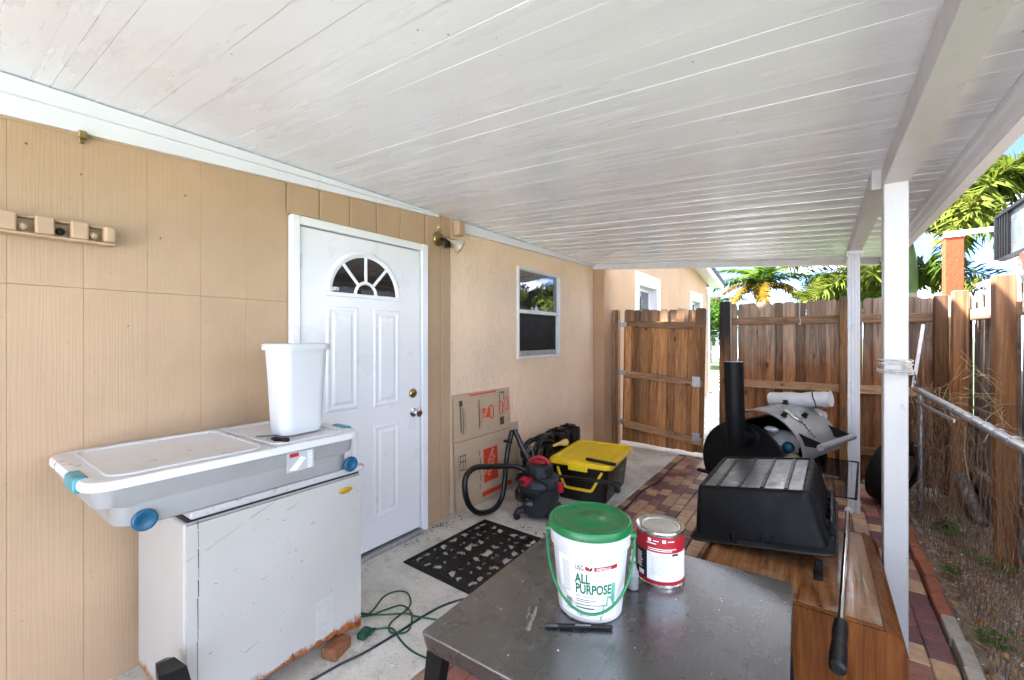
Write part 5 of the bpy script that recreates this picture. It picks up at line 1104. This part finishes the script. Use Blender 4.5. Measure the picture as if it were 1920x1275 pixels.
for k in range(4): ch2.tube([V(-2.02 - .012 * k, 3.10 + .02 * k + .05 * math.cos(a) , .27 + .19 * math.sin(a)) for a in [2 * PI * q / 28 for q in range(28)]], .0095, 7, True)
obj('hose_coil', ch2, M('grey_hose', (.10, .105, .11), .4, var=.2), pw)
for (y, s_) in ((3.90, 1.0), (4.14, .95)):
    e_ = obj('motor_housing', MB().bbox(-2.30, -2.10, y - .10 * s_, y + .10 * s_, .305, .455, .028, 3), BLACKP, pw)
    obj('cap', MB().bbox(-2.25, -2.14, y - .055, y + .055, .456, .478, .010, 2).cyl((-2.2, y - .03, .478), (-2.2, y - .03, .494), .016, n=12), BLACKP, e_)
    obj('strap', MB().bbox(-2.302, -2.098, y - .012, y + .012, .335, .4575, .004), RUBBER, e_)
obj('nozzle', MB().tube([(-2.03, 3.50, .40), (-1.99, 3.56, .415), (-1.965, 3.60, .42), (-1.95, 3.63, .42)], [.012, .016, .03, .032], 14), M('yellow_brass_nozzle', (.62, .42, .12), .45, var=.15), pw)
obj('spray_gun', MB().bbox(-2.06, -2.02, 3.40, 3.50, .37, .42, .008, 2).tube([(-2.04, 3.41, .38), (-2.03, 3.40, .28)], [.018, .014], 10), BLACKP, pw)

# ================================================================== TOTE
tt = thing('storage_tote', 'black storage tote with bright yellow snap lid on the concrete', 'tote', (-1.708, 3.69, 0), R(6.5))
TW, TL = .565, .80
obj('body', MB().loft([rrect(TW - .16, TL - .16, .05, 5, .002), rrect(TW - .14, TL - .14, .05, 5, .01), rrect(TW - .08, TL - .08, .05, 5, .30), rrect(TW - .06, TL - .06, .05, 5, .305), rrect(TW - .06, TL - .06, .05, 5, .325)], True, True, True), BROWNP, tt)
for k in range(4):
    x = TW / 2 - .062; obj('body_rib', MB().loft([[(x - .028 + a, -TL / 2 + .16 + k * .16 + b_, z) for a, b_ in ((0, 0), (.008, .01), (.008, .05), (0, .06))] for z in (.02,)] + [[(x + .012 + a, -TL / 2 + .16 + k * .16 + b_, .295) for a, b_ in ((0, 0), (.008, .01), (.008, .05), (0, .06))]], True, True, False), BROWNP, tt)
tl = obj('lid', MB().loft([rrect(TW - .02, TL - .02, .05, 5, .318), rrect(TW, TL, .055, 5, .320), rrect(TW, TL, .055, 5, .342), rrect(TW - .012, TL - .012, .05, 5, .356), rrect(TW - .06, TL - .06, .04, 5, .360), rrect(TW - .085, TL - .085, .035, 5, .345), rrect(TW - .19, TL - .2, .03, 5, .345), rrect(TW - .21, TL - .22, .03, 5, .352)], True, True, False), YELP, tt)
for y in (-TL / 2 - .004, TL / 2 + .004): obj('snap_tab', MB().bbox(-.085, .085, y - .012, y + .012, .285, .352, .006, 2), YELP, tl)
for k in range(4): obj('lid_rib', MB().bbox(-.11 + k * .065, -.07 + k * .065, -TL / 2 + .13, TL / 2 - .13, .3522, .3565, .002), YELP, tl)
hz = MB(); yq = -TL / 2 + .04
hz.tube(smooth_path([(-.20, yq - .005, .285), (-.185, yq - .02, .26), (-.155, yq - .03, .20), (-.12, yq - .035, .135)], 3) + smooth_path([(-.10, yq - .038, .13), (.10, yq - .038, .13)], 2) + smooth_path([(.12, yq - .035, .135), (.155, yq - .03, .20), (.185, yq - .02, .26), (.20, yq - .005, .285)], 3), .0125, 8)
obj('handle', hz, YELP, tt)
for s_ in (-1, 1): obj('handle_mount', MB().bbox(s_ * .20 - .02, s_ * .20 + .02, yq - .012, yq + .004, .255, .312, .004), BLACKP, tt)
solo('dark_stick', MB().bbox(-.135, .135, -.012, .012, 0, .024, .003, mat=Matrix.Translation((-1.49, 3.37, .362)) @ Matrix.Rotation(R(-3), 4, 'Z')), BROWNP, 'short dark brown stick lying on the yellow tote lid', 'stick', (-1.49, 3.37, .361))

# ================================================================== STEEL TABLE AND THINGS ON IT
tb = thing('steel_table', 'square stainless steel work table with rounded skirt and black legs', 'table', (-.515, 1.345, 0), R(1.5))
TS = .455; ZT = .55
q = [rrect(2 * TS - .05, 2 * TS - .05, .02, 3, ZT - .055), rrect(2 * TS - .012, 2 * TS - .012, .02, 3, ZT - .05), rrect(2 * TS - .002, 2 * TS - .002, .012, 3, ZT - .012), rrect(2 * TS, 2 * TS, .01, 3, ZT - .004), rrect(2 * TS - .004, 2 * TS - .004, .009, 3, ZT - .0006), rrect(2 * TS - .009, 2 * TS - .009, .008, 3, ZT)]
obj('top', MB().loft(q, True, True, False), STEEL, tb)
for sx in (-1, 1):
    for sy in (-1, 1):
        lg_ = MB(); a = V(sx * (TS - .045), sy * (TS - .03), ZT - .056); b_ = V(sx * (TS - .005), sy * (TS + .02), 0)
        lg_.loft([[a + V(dx, dy, 0) for dx, dy in ((-.03, -.02), (.03, -.02), (.03, .02), (-.03, .02))], [b_ + V(dx, dy, 0) for dx, dy in ((-.018, -.014), (.018, -.014), (.018, .014), (-.018, .014))]], True, True, False); obj('leg', lg_, BLACKM, tb)
obj('brace', MB().box(-TS + .06, TS - .06, -.02, .02, ZT - .09, ZT - .057), BLACKM, tb)

BX, BY, BZ = -.606, 1.287, ZT + .0005
bk = thing('compound_bucket', 'white joint compound bucket with green lid and green handle', 'bucket', (BX, BY, BZ), 0)
BH = .285
rad = lambda z: .1005 + (.122 - .1005) * z / .24
obj('body', MB().lathe([(.096, 0), (.1005, .004)] + [(rad(z), z) for z in (.06, .12, .18, .212)] + [(.126, .214), (.127, .222), (.121, .226), (.1215, .234), (.128, .238), (.1285, .262), (.125, .266)], 64), WHITEP, bk)
obj('lid', MB().lathe([(.129, .258), (.1335, .262), (.1335, .276), (.130, .284), (.124, .2855), (.120, .281), (.116, .2805), (.113, .283), (.109, .2805), (.04, .281), (.038, .2825), (.001, .2825)], 64, cap1=False), GREENLID, bk)
A0 = math.atan2(-BY, -BX) - .02
def wrapped(vs_, fs, z0, s0, m_, off=.0007, fz=1):
    m_.add([(lambda r_: (r_ * math.cos(A0 + (s0 + a) / .112), r_ * math.sin(A0 + (s0 + a) / .112), z0 + b_))(rad(z0 + b_) + off) for a, b_ in vs_], fs)
def wrect(m_, s0, s1, z0, z1, off=.0006, skew=0):
    n = max(1, int(abs(s1 - s0) / .008)); vs_ = []
    for k in range(n + 1):
        t = k / n; vs_ += [(s0 + (s1 - s0) * t, z0 + skew * t), (s0 + (s1 - s0) * t, z1 + skew * t)]
    wrapped(vs_, [(2 * k, 2 * k + 2, 2 * k + 3, 2 * k + 1) for k in range(n)], 0, 0, m_, off)
def wtext(s_, size, bold, s0, z0, mat, width=None):
    vs_, fs, w_ = text2d(s_, size, bold)
    if width: k = width / w_; vs_ = [(a * k, b_) for a, b_ in vs_]
    m_ = MB(); wrapped(vs_, fs, z0, s0, m_, .0011); return obj('lettering', m_, mat, lab)
lab = MB(); wrect(lab, -.105, .095, .018, .2, .0003); lab = obj('label', lab, PAPER, bk)
wtext('USG', .021, .02, -.042, .168, INK_DK, .026)
m_ = MB(); wrect(m_, -.012, .0, .171, .183, .0009, -.004); obj('logo_mark', m_, INK_RED, lab); m_ = MB(); wrect(m_, .0005, .009, .166, .176, .0009, .006); obj('logo_mark', m_, INK_GR, lab)
m_ = MB(); wrect(m_, .014, .088, .168, .181, .0006, .004); obj('red_band', m_, INK_RED, lab)
wtext('SHEETROCK', .0115, .01, .02, .171, INK_WH, .046)
wtext('ALL', .041, .034, -.043, .128, INK_GN, .046); wtext('PURPOSE', .041, .034, -.043, .096, INK_GN, .112)
wtext('Joint Compound', .0135, 0, -.042, .083, INK_GR, .058); wtext('READY TO USE', .009, 0, .026, .084, INK_SEA, .043)
m_ = MB(); wrect(m_, -.042, .022, .074, .0765); wrect(m_, -.042, .008, .068, .0705); wrect(m_, -.042, .014, .048, .0510); obj('small_print', m_, INK_DK, lab)
m_ = MB(); wrect(m_, -.042, .05, .0585, .0615); obj('green_line', m_, INK_GN, lab)
wtext('3.5 gal (13.2 L)', .0125, 0, -.042, .024, INK_GR, .045)
m_ = MB()
for k in range(13): wrect(m_, -.088, -.060, .180 - k * .0075, .1835 - k * .0075)
obj('small_print', m_, INK_LG, lab)
m_ = MB(); wrect(m_, -.080, -.056, .032, .072, .0005); obj('barcode_patch', m_, INK_WH, lab); m_ = MB()
for k in range(10): wrect(m_, -.079, -.057, .035 + k * .0037, .037 + k * .0037, .0009)
obj('barcode', m_, INK_GR, lab)
m_ = MB(); wrapped([(.036, .0), (.085, .035), (.085, .115), (.070, .115), (.070, .075), (.056, .075), (.053, .045), (.044, .045), (.043, .018), (.034, .012)], [(0, 1, 8, 9), (1, 2, 3, 4), (1, 4, 5, 6), (1, 6, 7, 8)], .012, 0, m_, .0008); obj('splash_print', m_, INK_SEA, lab)
hp_ = MB(); pts = []
for k in range(25):
    t = k / 24; a = A0 - 1.62 + 3.24 * t; dz = math.sin(PI * t); pts.append(((.139 + .0 * dz - .012 * dz) * math.cos(a), (.139 - .012 * dz) * math.sin(a), .232 - .185 * dz ** .8))
hp_.tube(pts, .0042, 8); obj('handle', hp_, GREENP, bk)
for s_ in (-1, 1): a = A0 + s_ * 1.62; obj('handle_ear', MB().cyl((.128 * math.cos(a), .128 * math.sin(a), .234), (.145 * math.cos(a), .145 * math.sin(a), .234), .012, n=12), GREENP, bk)

pc = thing('paint_can', 'red and white labelled paint can with stained tin lid', 'paint can', (-.470, 1.585, BZ), 0)
obj('body', MB().lathe([(.080, 0), (.084, .001), (.084, .008), (.082, .010), (.082, .178), (.084, .180), (.084, .188)], 48, cap1=False), TIN, pc)
obj('rim', MB().lathe([(.0845, .180), (.086, .186), (.084, .1915), (.078, .1915), (.072, .187), (.069, .1855)], 48, cap0=False, cap1=False), TIN, pc); obj('lid', MB().lathe([(.068, .182), (.0685, .188), (.064, .1885), (.060, .184), (.001, .184)], 48), LIDTIN, pc)
def cband(m_, a0, a1, z0, z1, r_=.0824):
    n = max(2, int(abs(a1 - a0) / .1)); m_.add([(r_ * math.cos(a0 + (a1 - a0) * k / n), r_ * math.sin(a0 + (a1 - a0) * k / n), z) for k in range(n + 1) for z in (z0, z1)], [(2 * k, 2 * k + 2, 2 * k + 3, 2 * k + 1) for k in range(n)], True); return m_
AC = math.atan2(-1.585, .47)
obj('red_band', cband(MB(), 0, 2 * PI, .122, .176), INK_RED, pc); obj('red_band', cband(MB(), 0, 2 * PI, .012, .024), INK_RED, pc)
obj('white_panel', cband(MB(), AC - .55, AC + 1.5, .0245, .1215), PAPER, pc); obj('black_panel', cband(MB(), AC - 1.7, AC - .5505, .0245, .1215), INK_DK, pc)
obj('red_panel', cband(MB(), AC + 1.501, AC + 2 * PI - 1.7, .0245, .1215), INK_RED, pc)
m_ = MB(); rt_ = random.Random(3)
for k in range(11): cband(m_, AC - .35, AC + .35 + rt_.uniform(-.15, .3), .045 + k * .006, .047 + k * .006, .0829)
obj('small_print', m_, INK_LG, pc); m_ = MB()
for k in range(9): cband(m_, AC - 1.15, AC - .75 - rt_.uniform(0, .12), .055 + k * .006, .0578 + k * .006, .0829)
cband(m_, AC - .55, AC - .15, .15, .1535, .0829); cband(m_, AC - .28, AC - .05, .160, .163, .0829); cband(m_, AC - .5, AC - .36, .157, .168, .0829); cband(m_, AC + .1, AC + .24, .157, .168, .0829); cband(m_, AC + .32, AC + .6, .161, .164, .0829); cband(m_, AC - .5, AC + .7, .134, .1365, .0829); cband(m_, AC - .5, AC + .5, .128, .1305, .0829); cband(m_, AC - 1.0, AC - .7, .03, .046, .0829)
obj('white_print', m_, INK_WH, pc); obj('dark_mark', cband(MB(), AC + .5, AC + .8, .112, .12, .083), INK_DK, pc)
sb = thing('spray_bottle', 'small cloudy plastic bottle squeezed between bucket and paint can', 'bottle', (-.525, 1.455, BZ), 0)
sb.scale = (.75, .75, .8)
obj('bottle', MB().lathe([(.020, 0), (.026, .004), (.027, .03), (.026, .075), (.016, .10), (.010, .108), (.010, .12)], 20), CLEARP, sb); obj('nozzle', MB().lathe([(.012, .1205), (.012, .135), (.006, .14), (.005, .165)], 14), WHITEP, sb)
# clothespin
cp = thing('clothespin', 'grey weathered wooden clothespin on the steel table', 'clothespin', (-.722, 1.110, BZ), R(114))
cp.scale = (1.22, 1.22, 1.22)
pinm = wood('weathered_pin_wood', ((.28, .24, .19), (.42, .37, .30), (.52, .47, .40)), axis='x', knots=False, dirt=.3)
for s_ in (-1, 1): obj('jaw', MB().loft([[(x, s_ * y0, z) for y0, z in ((a, 0), (b_, 0), (b_, .009), (a, .009))] for x, a, b_ in ((-.042, .0006, .0052), (-.02, .0006, .006), (.0, .0022, .0082), (.02, .005, .011), (.042, .0075, .0105))], True, True, False), pinm, cp)
obj('spring', MB().tube([(.0 + .006 * math.cos(a), .006 * math.sin(a), .004 + .0018 * a / 2) for a in [.4 * k for k in range(16)]], .0012, 5).tube([(-.014, -.009, .0105), (.0, -.002, .0112), (.006, .004, .0112), (-.012, .009, .0105)], .0012, 5), GALV, cp)
pn = thing('marker_pen', 'slim black marker pen lying in front of the bucket', 'pen', (-.583, 1.160, BZ + .0068), R(33))
obj('barrel', MB().tube([(-.072, 0, 0), (-.062, 0, 0), (.095, 0, 0), (.100, 0, 0)], [.0045, .0062, .0062, .005], 14), BLACKP, pn); obj('cap', MB().tube([(-.100, 0, 0), (-.098, 0, 0), (-.066, 0, 0), (-.0625, 0, 0)], [.0045, .0065, .0068, .0066], 14), M('dark_pen_cap', (.03, .03, .032), .3), pn)
m_ = MB()
for k in range(8): m_.box(-.01 + k * .0058, -.006 + k * .0058, -.0045, -.0015, .0046, .0062)
obj('print', m_, INK_LG, pn)
cr_ = MB(); rr2 = random.Random(6)
for _ in range(26):
    x, y = rr2.uniform(-.9, -.1), rr2.uniform(.95, 1.7)
    if (x - BX) ** 2 + (y - BY) ** 2 < .014 or (x + .47) ** 2 + (y - 1.585) ** 2 < .01: continue
    s_ = rr2.uniform(.0012, .003); cr_.sph((x, y, ZT + .001), s_, 6, (1, 1, .4))
o = obj('plaster_crumbs', cr_, INK_WH); o['kind'] = 'stuff'; tag(o, 'white plaster crumbs scattered on the steel table', 'crumbs')

# ================================================================== CABINET, TUB, TOOL
cbn = thing('oak_cabinet', 'low oak cabinet with worn glossy top and rounded corner by post', 'cabinet', (-.11, 2.28, 0), world=True)
CX0, CX1, CY0, CY1, CZ = -.43, .2365, 1.865, 2.74, .45
prf = [(CX0, 0), (CX1, 0), (CX1, CZ - .06), (CX1 - .008, CZ - .03), (CX1 - .025, CZ - .010), (CX1 - .05, CZ - .0015), (CX0 + .02, CZ - .0015), (CX0, CZ - .02)]
obj('carcass', MB().prism(prf, lambda a, b_, d: (a, d, b_), CY0, CY1), OAK, cbn)
obj('top_panel', MB().bbox(CX0 + .03, CX1 - .06, CY0 + .025, CY1 - .03, CZ - .0010, CZ + .004, .003), OAKTOP, cbn)
obj('top_bead', MB().bbox(CX1 - .060, CX1 - .050, CY0 + .004, CY1 - .004, CZ - .001, CZ + .0055, .002).bbox(CX0 + .02, CX1 - .061, CY0 + .002, CY0 + .02, CZ - .001, CZ + .005, .002), OAK, cbn)
obj('groove_strip', MB().box(CX0 + .05, CX0 + .36, CY0 + .055, CY0 + .06, CZ + .0035, CZ + .005).box(CX0 + .05, CX0 + .36, CY0 + .066, CY0 + .070, CZ + .0035, CZ + .005), INK_DK, cbn)
tub = thing('plastic_tub', 'scuffed black plastic tub upside down on the oak cabinet', 'tub', (-.211, 2.494, .512), (Matrix.Rotation(-.028, 3, 'Z') @ Matrix.Rotation(-.150, 3, 'Y') @ Matrix.Rotation(.018, 3, 'X')).to_euler())
UL, UW, UH, UI = .532, .678, .235, .039
def ur(k, z, r_=.03, e=0): return rrect(UL - 2 * k + 2 * e, UW - 2 * k + 2 * e, r_, 5, z)
obj('shell', MB().loft([ur(0, 0, .045, .012), ur(0, .004, .045, .014), ur(0, .016, .045, .006), ur(.004, .022, .04), ur(UI * .55, UH * .55, .036), ur(UI * .9, UH - .026, .036), ur(UI + .001, UH - .012, .034), ur(UI + .006, UH - .004, .03), ur(UI + .013, UH, .026), ur(UI + .02, UH, .02), ur(UI + .024, UH - .006, .018), ur(UI + .028, UH - .0075, .018)], True, True, True), TUBSIDE, tub)
obj('scuffed_base', MB().loft([ur(UI + .029, UH - .0072, .018), ur(UI + .031, UH - .006, .018)], False, True, False), TUBTOP, tub)
for k in range(5):
    y = -UW / 2 + UI + .045 + k * ((UW - 2 * UI - .09) / 4); pass
for k in range(4):
    x = -UL / 2 + UI + .085 + k * .093; obj('bottom_rib', MB().bbox(x - .008, x + .008, -UW / 2 + UI + .035, UW / 2 - UI - .035, UH - .0066, UH - .0005, .0022), BLACKP, tub)
obj('rim_flange', MB().tube([(p[0], p[1], .002) for p in ur(0, 0, .045, .016)], .0065, 7, True), BLACKP, tub)
m_ = MB()
for x in (-.09, .03, .07, -.11): m_.box(x - .0025, x + .0025, -UW / 2 - .012, -UW / 2 + .016, .006, .045)
m_.bbox(-.075, .075, -UW / 2 - .018, -UW / 2 - .008, .004, .020, .003); obj('grip_pocket', m_, BLACKP, tub)
m_ = MB()
for y in (-.16, -.08, .0, .08, .16): m_.box(UL / 2 - .02, UL / 2 + .014, y - .003, y + .003, .004, .075)
m_.bbox(UL / 2 + .004, UL / 2 + .016, -.2, .2, .035, .085, .004); obj('side_grip', m_, BLACKP, tub)
solo('rubber_strap', MB().bbox(-.016, .016, -.055, .02, 0, .008, .003, mat=Matrix.Translation((.0, 2.145, .4545))).bbox(-.014, .014, -.01, .01, 0, .05, .004, mat=Matrix.Translation((.0, 2.17, .455))), RUBBER, 'black rubber strap end propping the tub rim on the cabinet', 'strap', (0, 2.15, .4545))
rd = thing('hand_tool', 'long steel rod tool with black rubber grip lying over the cabinet edge', 'tool', (.06, 2.2, .47), world=True)
pa, pb, pe = V(.129, 2.93, .486), V(.060, 1.80, .470), V(.045, 1.57, .464)
obj('shaft', MB().tube([pa, pa.lerp(pb, .5), pb], .0105, 12), CHROME, rd); obj('end_ring', MB().tube([pa + V(0, -.012, 0), pa + V(0, .012, .001)], .017, 14), M('pale_end_cap', (.5, .47, .42), .6), rd)
d_ = (pb - pe).normalized()
gp_ = MB(); gp_.tube([pe - d_ * .02, pe - d_ * .012, pe + d_ * .05, pe + d_ * .12, pe + d_ * .17, pe + d_ * .225, pe + d_ * .235], [.014, .022, .023, .020, .022, .020, .014], 14); obj('grip', gp_, BLACKP, rd)

# ================================================================== SMOKER
sm = thing('barrel_smoker', 'black barrel smoker with chimney and raised silver lid', 'smoker grill', (-.485, 3.76, 0), world=True)
SROT = R(-20)
def unrot(p):
    q_ = Vector(p) - V(-.485, 3.76, 0); return V(-.485, 3.76, 0) + Matrix.Rotation(-SROT, 3, 'Z') @ q_
SX, SZ, SR, SY0, SY1 = -.485, .445, .318, 3.76, 4.46
RX = Matrix.Rotation(-PI / 2, 4, 'X')
def arc_shell(cx_, cz_, r0, r1, a0, a1, y0, y1, n=28):
    m_ = MB(); rings = [[(cx_ + r_ * math.cos(a), y, cz_ + r_ * math.sin(a)) for r_, y in ((r0, y0), (r1, y0), (r1, y1), (r0, y1))] for a in [R(a0 + (a1 - a0) * k / n) for k in range(n + 1)]]
    return m_.loft(rings, True, True, True)
obj('end_plate', MB().lathe([(SR, 0), (SR + .004, .004), (SR + .004, .02), (SR, .024)], 64, (SX, SY0 - .012, SZ), RX, sm=False), BLACKM, sm)
obj('end_plate', MB().lathe([(SR, 0), (SR, .02)], 64, (SX, SY1, SZ), RX, sm=False), BLACKM, sm)
obj('barrel', arc_shell(SX, SZ, SR - .006, SR - .001, 92, 350, SY0 + .012, SY1), BLACKM, sm)
obj('lid_silver', arc_shell(SX + .09, SZ + .095, SR - .004, SR + .003, 0, 125, SY0 + .045, SY1 - .01, 40), SILVER, sm)
obj('lid_flange', arc_shell(SX + .09, SZ + .095, SR + .0032, SR + .007, 0, 125, SY0 + .04, SY0 + .055, 40), SILVER, sm)
ch = obj('chimney', MB().tube([unrot((-.497, 3.59, .60)), unrot((-.505, 3.58, .70)), unrot((-.518, 3.57, 1.235))], [.064, .066, .066], 28), BLACKM, sm)
obj('chimney_bore', MB().tube([unrot((-.518, 3.57, 1.2355)), unrot((-.518, 3.57, 1.2365))], .060, 24), INK_DK, ch)
obj('elbow', MB().tube([unrot((-.500, 3.59, .66)), unrot((-.475, 3.65, .655)), (-.44, 3.752, .65)], [.062, .060, .058], 24).lathe([(.085, 0), (.088, .006), (.07, .012)], 28, (-.43, SY0 - .012, .65), Matrix.Rotation(PI / 2, 4, 'X')), BLACKM, sm)
LA = lambda a, r_=SR + .004: (SX + .09 + r_ * math.cos(R(a)), SZ + .095 + r_ * math.sin(R(a)))
for (a, y) in ((63, 3.90), (55, 4.15), (92, 4.3)):
    x, z = LA(a); nrm = V(math.cos(R(a)), 0, math.sin(R(a))); p = V(x, y, z); obj('lid_knob', MB().tube([p - nrm * .004, p + nrm * .012, p + nrm * .013, p + nrm * .034], [.022, .022, .016, .018], 14), BLACKP, sm)
x, z = LA(60, SR + .008); tg_ = V(-math.sin(R(60)), 0, math.cos(R(60))); nm = V(math.cos(R(60)), 0, math.sin(R(60))); c = V(x, 4.02, z)
lgp = MB(); lgp.tube([c + tg_ * (.07 * math.cos(a)) + V(0, .028 * math.sin(a), 0) for a in [2 * PI * k / 20 for k in range(20)]], .004, 5, True); lgp.add([c + tg_ * (.068 * math.cos(2 * PI * k / 20)) + V(0, .026 * math.sin(2 * PI * k / 20), 0) + nm * .001 for k in range(20)], [tuple(range(20))]); pl_o = obj('name_plate', lgp, TIN, sm)
m_ = MB(); x, z = LA(40, SR + .007); c2 = V(x, 4.03, z); t2 = V(-math.sin(R(40)), 0, math.cos(R(40)))
for k in range(7): m_.tube([c2 + t2 * (.07 - k * .024) + V(0, -.014, 0), c2 + t2 * (.064 - k * .024) + V(0, .016 - .02 * (k % 2), 0), c2 + t2 * (.056 - k * .024) + V(0, -.012, 0)], .0035, 5)
obj('raised_script', m_, BLACKP, sm)
for y in (3.86, 4.38):
    m_ = MB(); xa, za = LA(36, SR + .004); xb, zb = LA(14, SR + .004)
    m_.prism([(xa - .01, za), (xa + .17, za - .06), (xa + .17, za - .09), (xb - .005, zb + .02)], lambda a, b_, d: (a, d, b_), y, y + .008); obj('handle_bracket', m_, BLACKM, sm)
xa, za = LA(36, SR + .004); obj('handle_bar', MB().cyl((xa + .155, 3.82, za - .072), (xa + .155, 4.42, za - .072), .023, n=18), M('worn_metal_handle', (.40, .38, .39), .4, .6, var=.2), sm)
for (x, y) in ((-.72, 3.85), (-.25, 3.85), (-.72, 4.38), (-.25, 4.38)): obj('leg', MB().tube([(x, y, 0), (x, y, .26)], .016, 8), BLACKM, sm)
obj('ledge', MB().bbox(-.83, -.72, 3.70, 3.745, .30, .325, .004), BLACKM, sm)
sh = MB(); a_, b_, c_, d_2 = unrot((.04, 3.27, .45)), unrot((.182, 3.29, .45)), unrot((.25, 4.265, .45)), unrot((-.02, 4.29, .45)); e_1, e_2 = unrot((.135, 3.285, .45)), unrot((.185, 4.275, .45))
sh.tube([a_, b_, c_, d_2], .007, 7, True); sh.tube([e_1, e_2], .006, 6)
shf = obj('front_shelf', sh, BLACKM, sm)
sm2 = MB()
for k in range(46):
    t = k / 45; p0 = a_.lerp(d_2, t); p1 = e_1.lerp(e_2, t)
    sm2.tube([p0.lerp(p1, q_ / 8) + (d_2 - a_).normalized() * .011 * (1 if q_ % 2 else -1) for q_ in range(9)], .002, 4, caps=False)
obj('shelf_mesh', sm2, BLACKM, shf, kind='stuff')
obj('shelf_arm', MB().tube([(-.20, 3.90, .44), a_.lerp(d_2, .45)], .010, 8), BLACKM, sm)
obj('shelf_arm', MB().tube([(-.20, 4.30, .44), d_2], .010, 8), BLACKM, sm)
sm.rotation_euler = (0, 0, SROT)
solo('charcoal_bag', irregular((-.30, 4.02, .60), .13, 9, (1, .8, .75), 16), BAG, 'white crumpled bag inside the open barrel smoker', 'bag', (-.30, 4.02, .5))
solo('blue_ball', MB().sph((-.205, 3.875, .605), .042, 14, (1, .8, 1)), BLUEP, 'bright blue wad inside the open barrel smoker', 'wad', (-.205, 3.875, .565))
solo('beige_wad', irregular((-.185, 3.90, .51), .055, 5, (1, .9, 1.1), 14), CARD, 'beige paper wad below the blue wad in the smoker', 'wad', (-.185, 3.90, .45))
solo('white_cup', MB().sph((-.32, 3.87, .72), .045, 14, (1.2, .7, .5)), WHITEP, 'white plastic cup lying under the silver lid', 'cup', (-.32, 3.87, .70))
# rolled paper sacks resting on the lid
for nm_ in ('charcoal_bag', 'blue_ball', 'beige_wad', 'white_cup'):
    o = bpy.data.objects[nm_]; q_ = o.location - V(-.485, 3.76, 0); o.location = V(-.485, 3.76, 0) + Matrix.Rotation(SROT, 3, 'Z') @ q_; o.rotation_euler = (0, 0, SROT)
def sack(label, p, r_, seed):
    r0 = random.Random(seed); path = smooth_path(p, 5); m_ = MB(); n = 20; rings = []
    T = (path[-1] - path[0]).normalized(); U = T.cross(V(0, 0, 1)).normalized(); Wv = U.cross(T)
    for k, q_ in enumerate(path):
        t = k / (len(path) - 1); rr_ = r_ * (.92 + .1 * math.sin(k * 1.7 + seed) * .5); 
        rings.append([q_ + (U * math.cos(2 * PI * j / n) + Wv * math.sin(2 * PI * j / n) * .78) * rr_ * (1 + .05 * math.sin(3 * 2 * PI * j / n + k)) for j in range(n)])
    m_.loft(rings, True, True, True); return m_
s1 = thing('rolled_sack', 'rolled white paper sack tied with string on the silver lid', 'sack', (-.1, 4.3, .85), world=True)
obj('roll', sack('', [(-.34, 4.38, .875), (-.15, 4.33, .893), (.02, 4.29, .917), (.08, 4.27, .925)], .085, 1), BAG, s1)
obj('string', MB().tube([V(-.03, 4.302, .911) + V(.012 * math.sin(a * 2), .088 * math.cos(a), .071 * math.sin(a)) for a in [2 * PI * k / 22 for k in range(22)]], .0045, 5, True), INK_DK, s1)
s2 = thing('rolled_sack', 'smaller rolled grey-white sack below the tied one', 'sack', (-.05, 4.35, .76), world=True)
obj('roll', sack('', [(-.20, 4.42, .80), (-.06, 4.36, .795), (.035, 4.31, .77)], .062, 2), BAG, s2)
# tyre leaning between the two white posts
ty = thing('tyre', 'black tyre with grey rim leaning on the fence behind the posts', 'tyre', (.46, 4.92, 0), (R(14), 0, R(62)))
TRR = .29
obj('tread', MB().lathe([(.17, -.07), (.20, -.085), (.25, -.088), (.28, -.07), (TRR, -.05), (TRR, .05), (.28, .07), (.25, .088), (.20, .085), (.17, .07)], 48, (0, 0, TRR), Matrix.Rotation(PI / 2, 4, 'X'), cap0=False, cap1=False), RUBBER, ty)
obj('rim', MB().lathe([(.04, -.02), (.12, -.03), (.15, -.05), (.172, -.075), (.175, -.07), (.172, .07), (.04, .02)], 40, (0, 0, TRR), Matrix.Rotation(PI / 2, 4, 'X')), GALV, ty)
# cord hanging over the dark fence post and string on the rail
solo('hanging_cord', MB().tube(smooth_path([(-.80, 5.47, 1.83), (-.815, 5.445, 1.80), (-.815, 5.44, 1.5), (-.81, 5.44, 1.15), (-.80, 5.44, .8)], 5), .006, 6), ROPE, 'pale cord hanging down the dark gate-side post', 'cord', (-.81, 5.44, .8))
solo('white_string', MB().tube(smooth_path([(-.16, 5.487, 1.80), (-.165, 5.485, 1.65), (-.155, 5.484, 1.58), (-.165, 5.484, 1.55)], 4), .004, 5).sph((-.163, 5.484, 1.56), .012, 8), WHITEP, 'white string tied round the top rail of the back fence', 'string', (-.16, 5.485, 1.55))
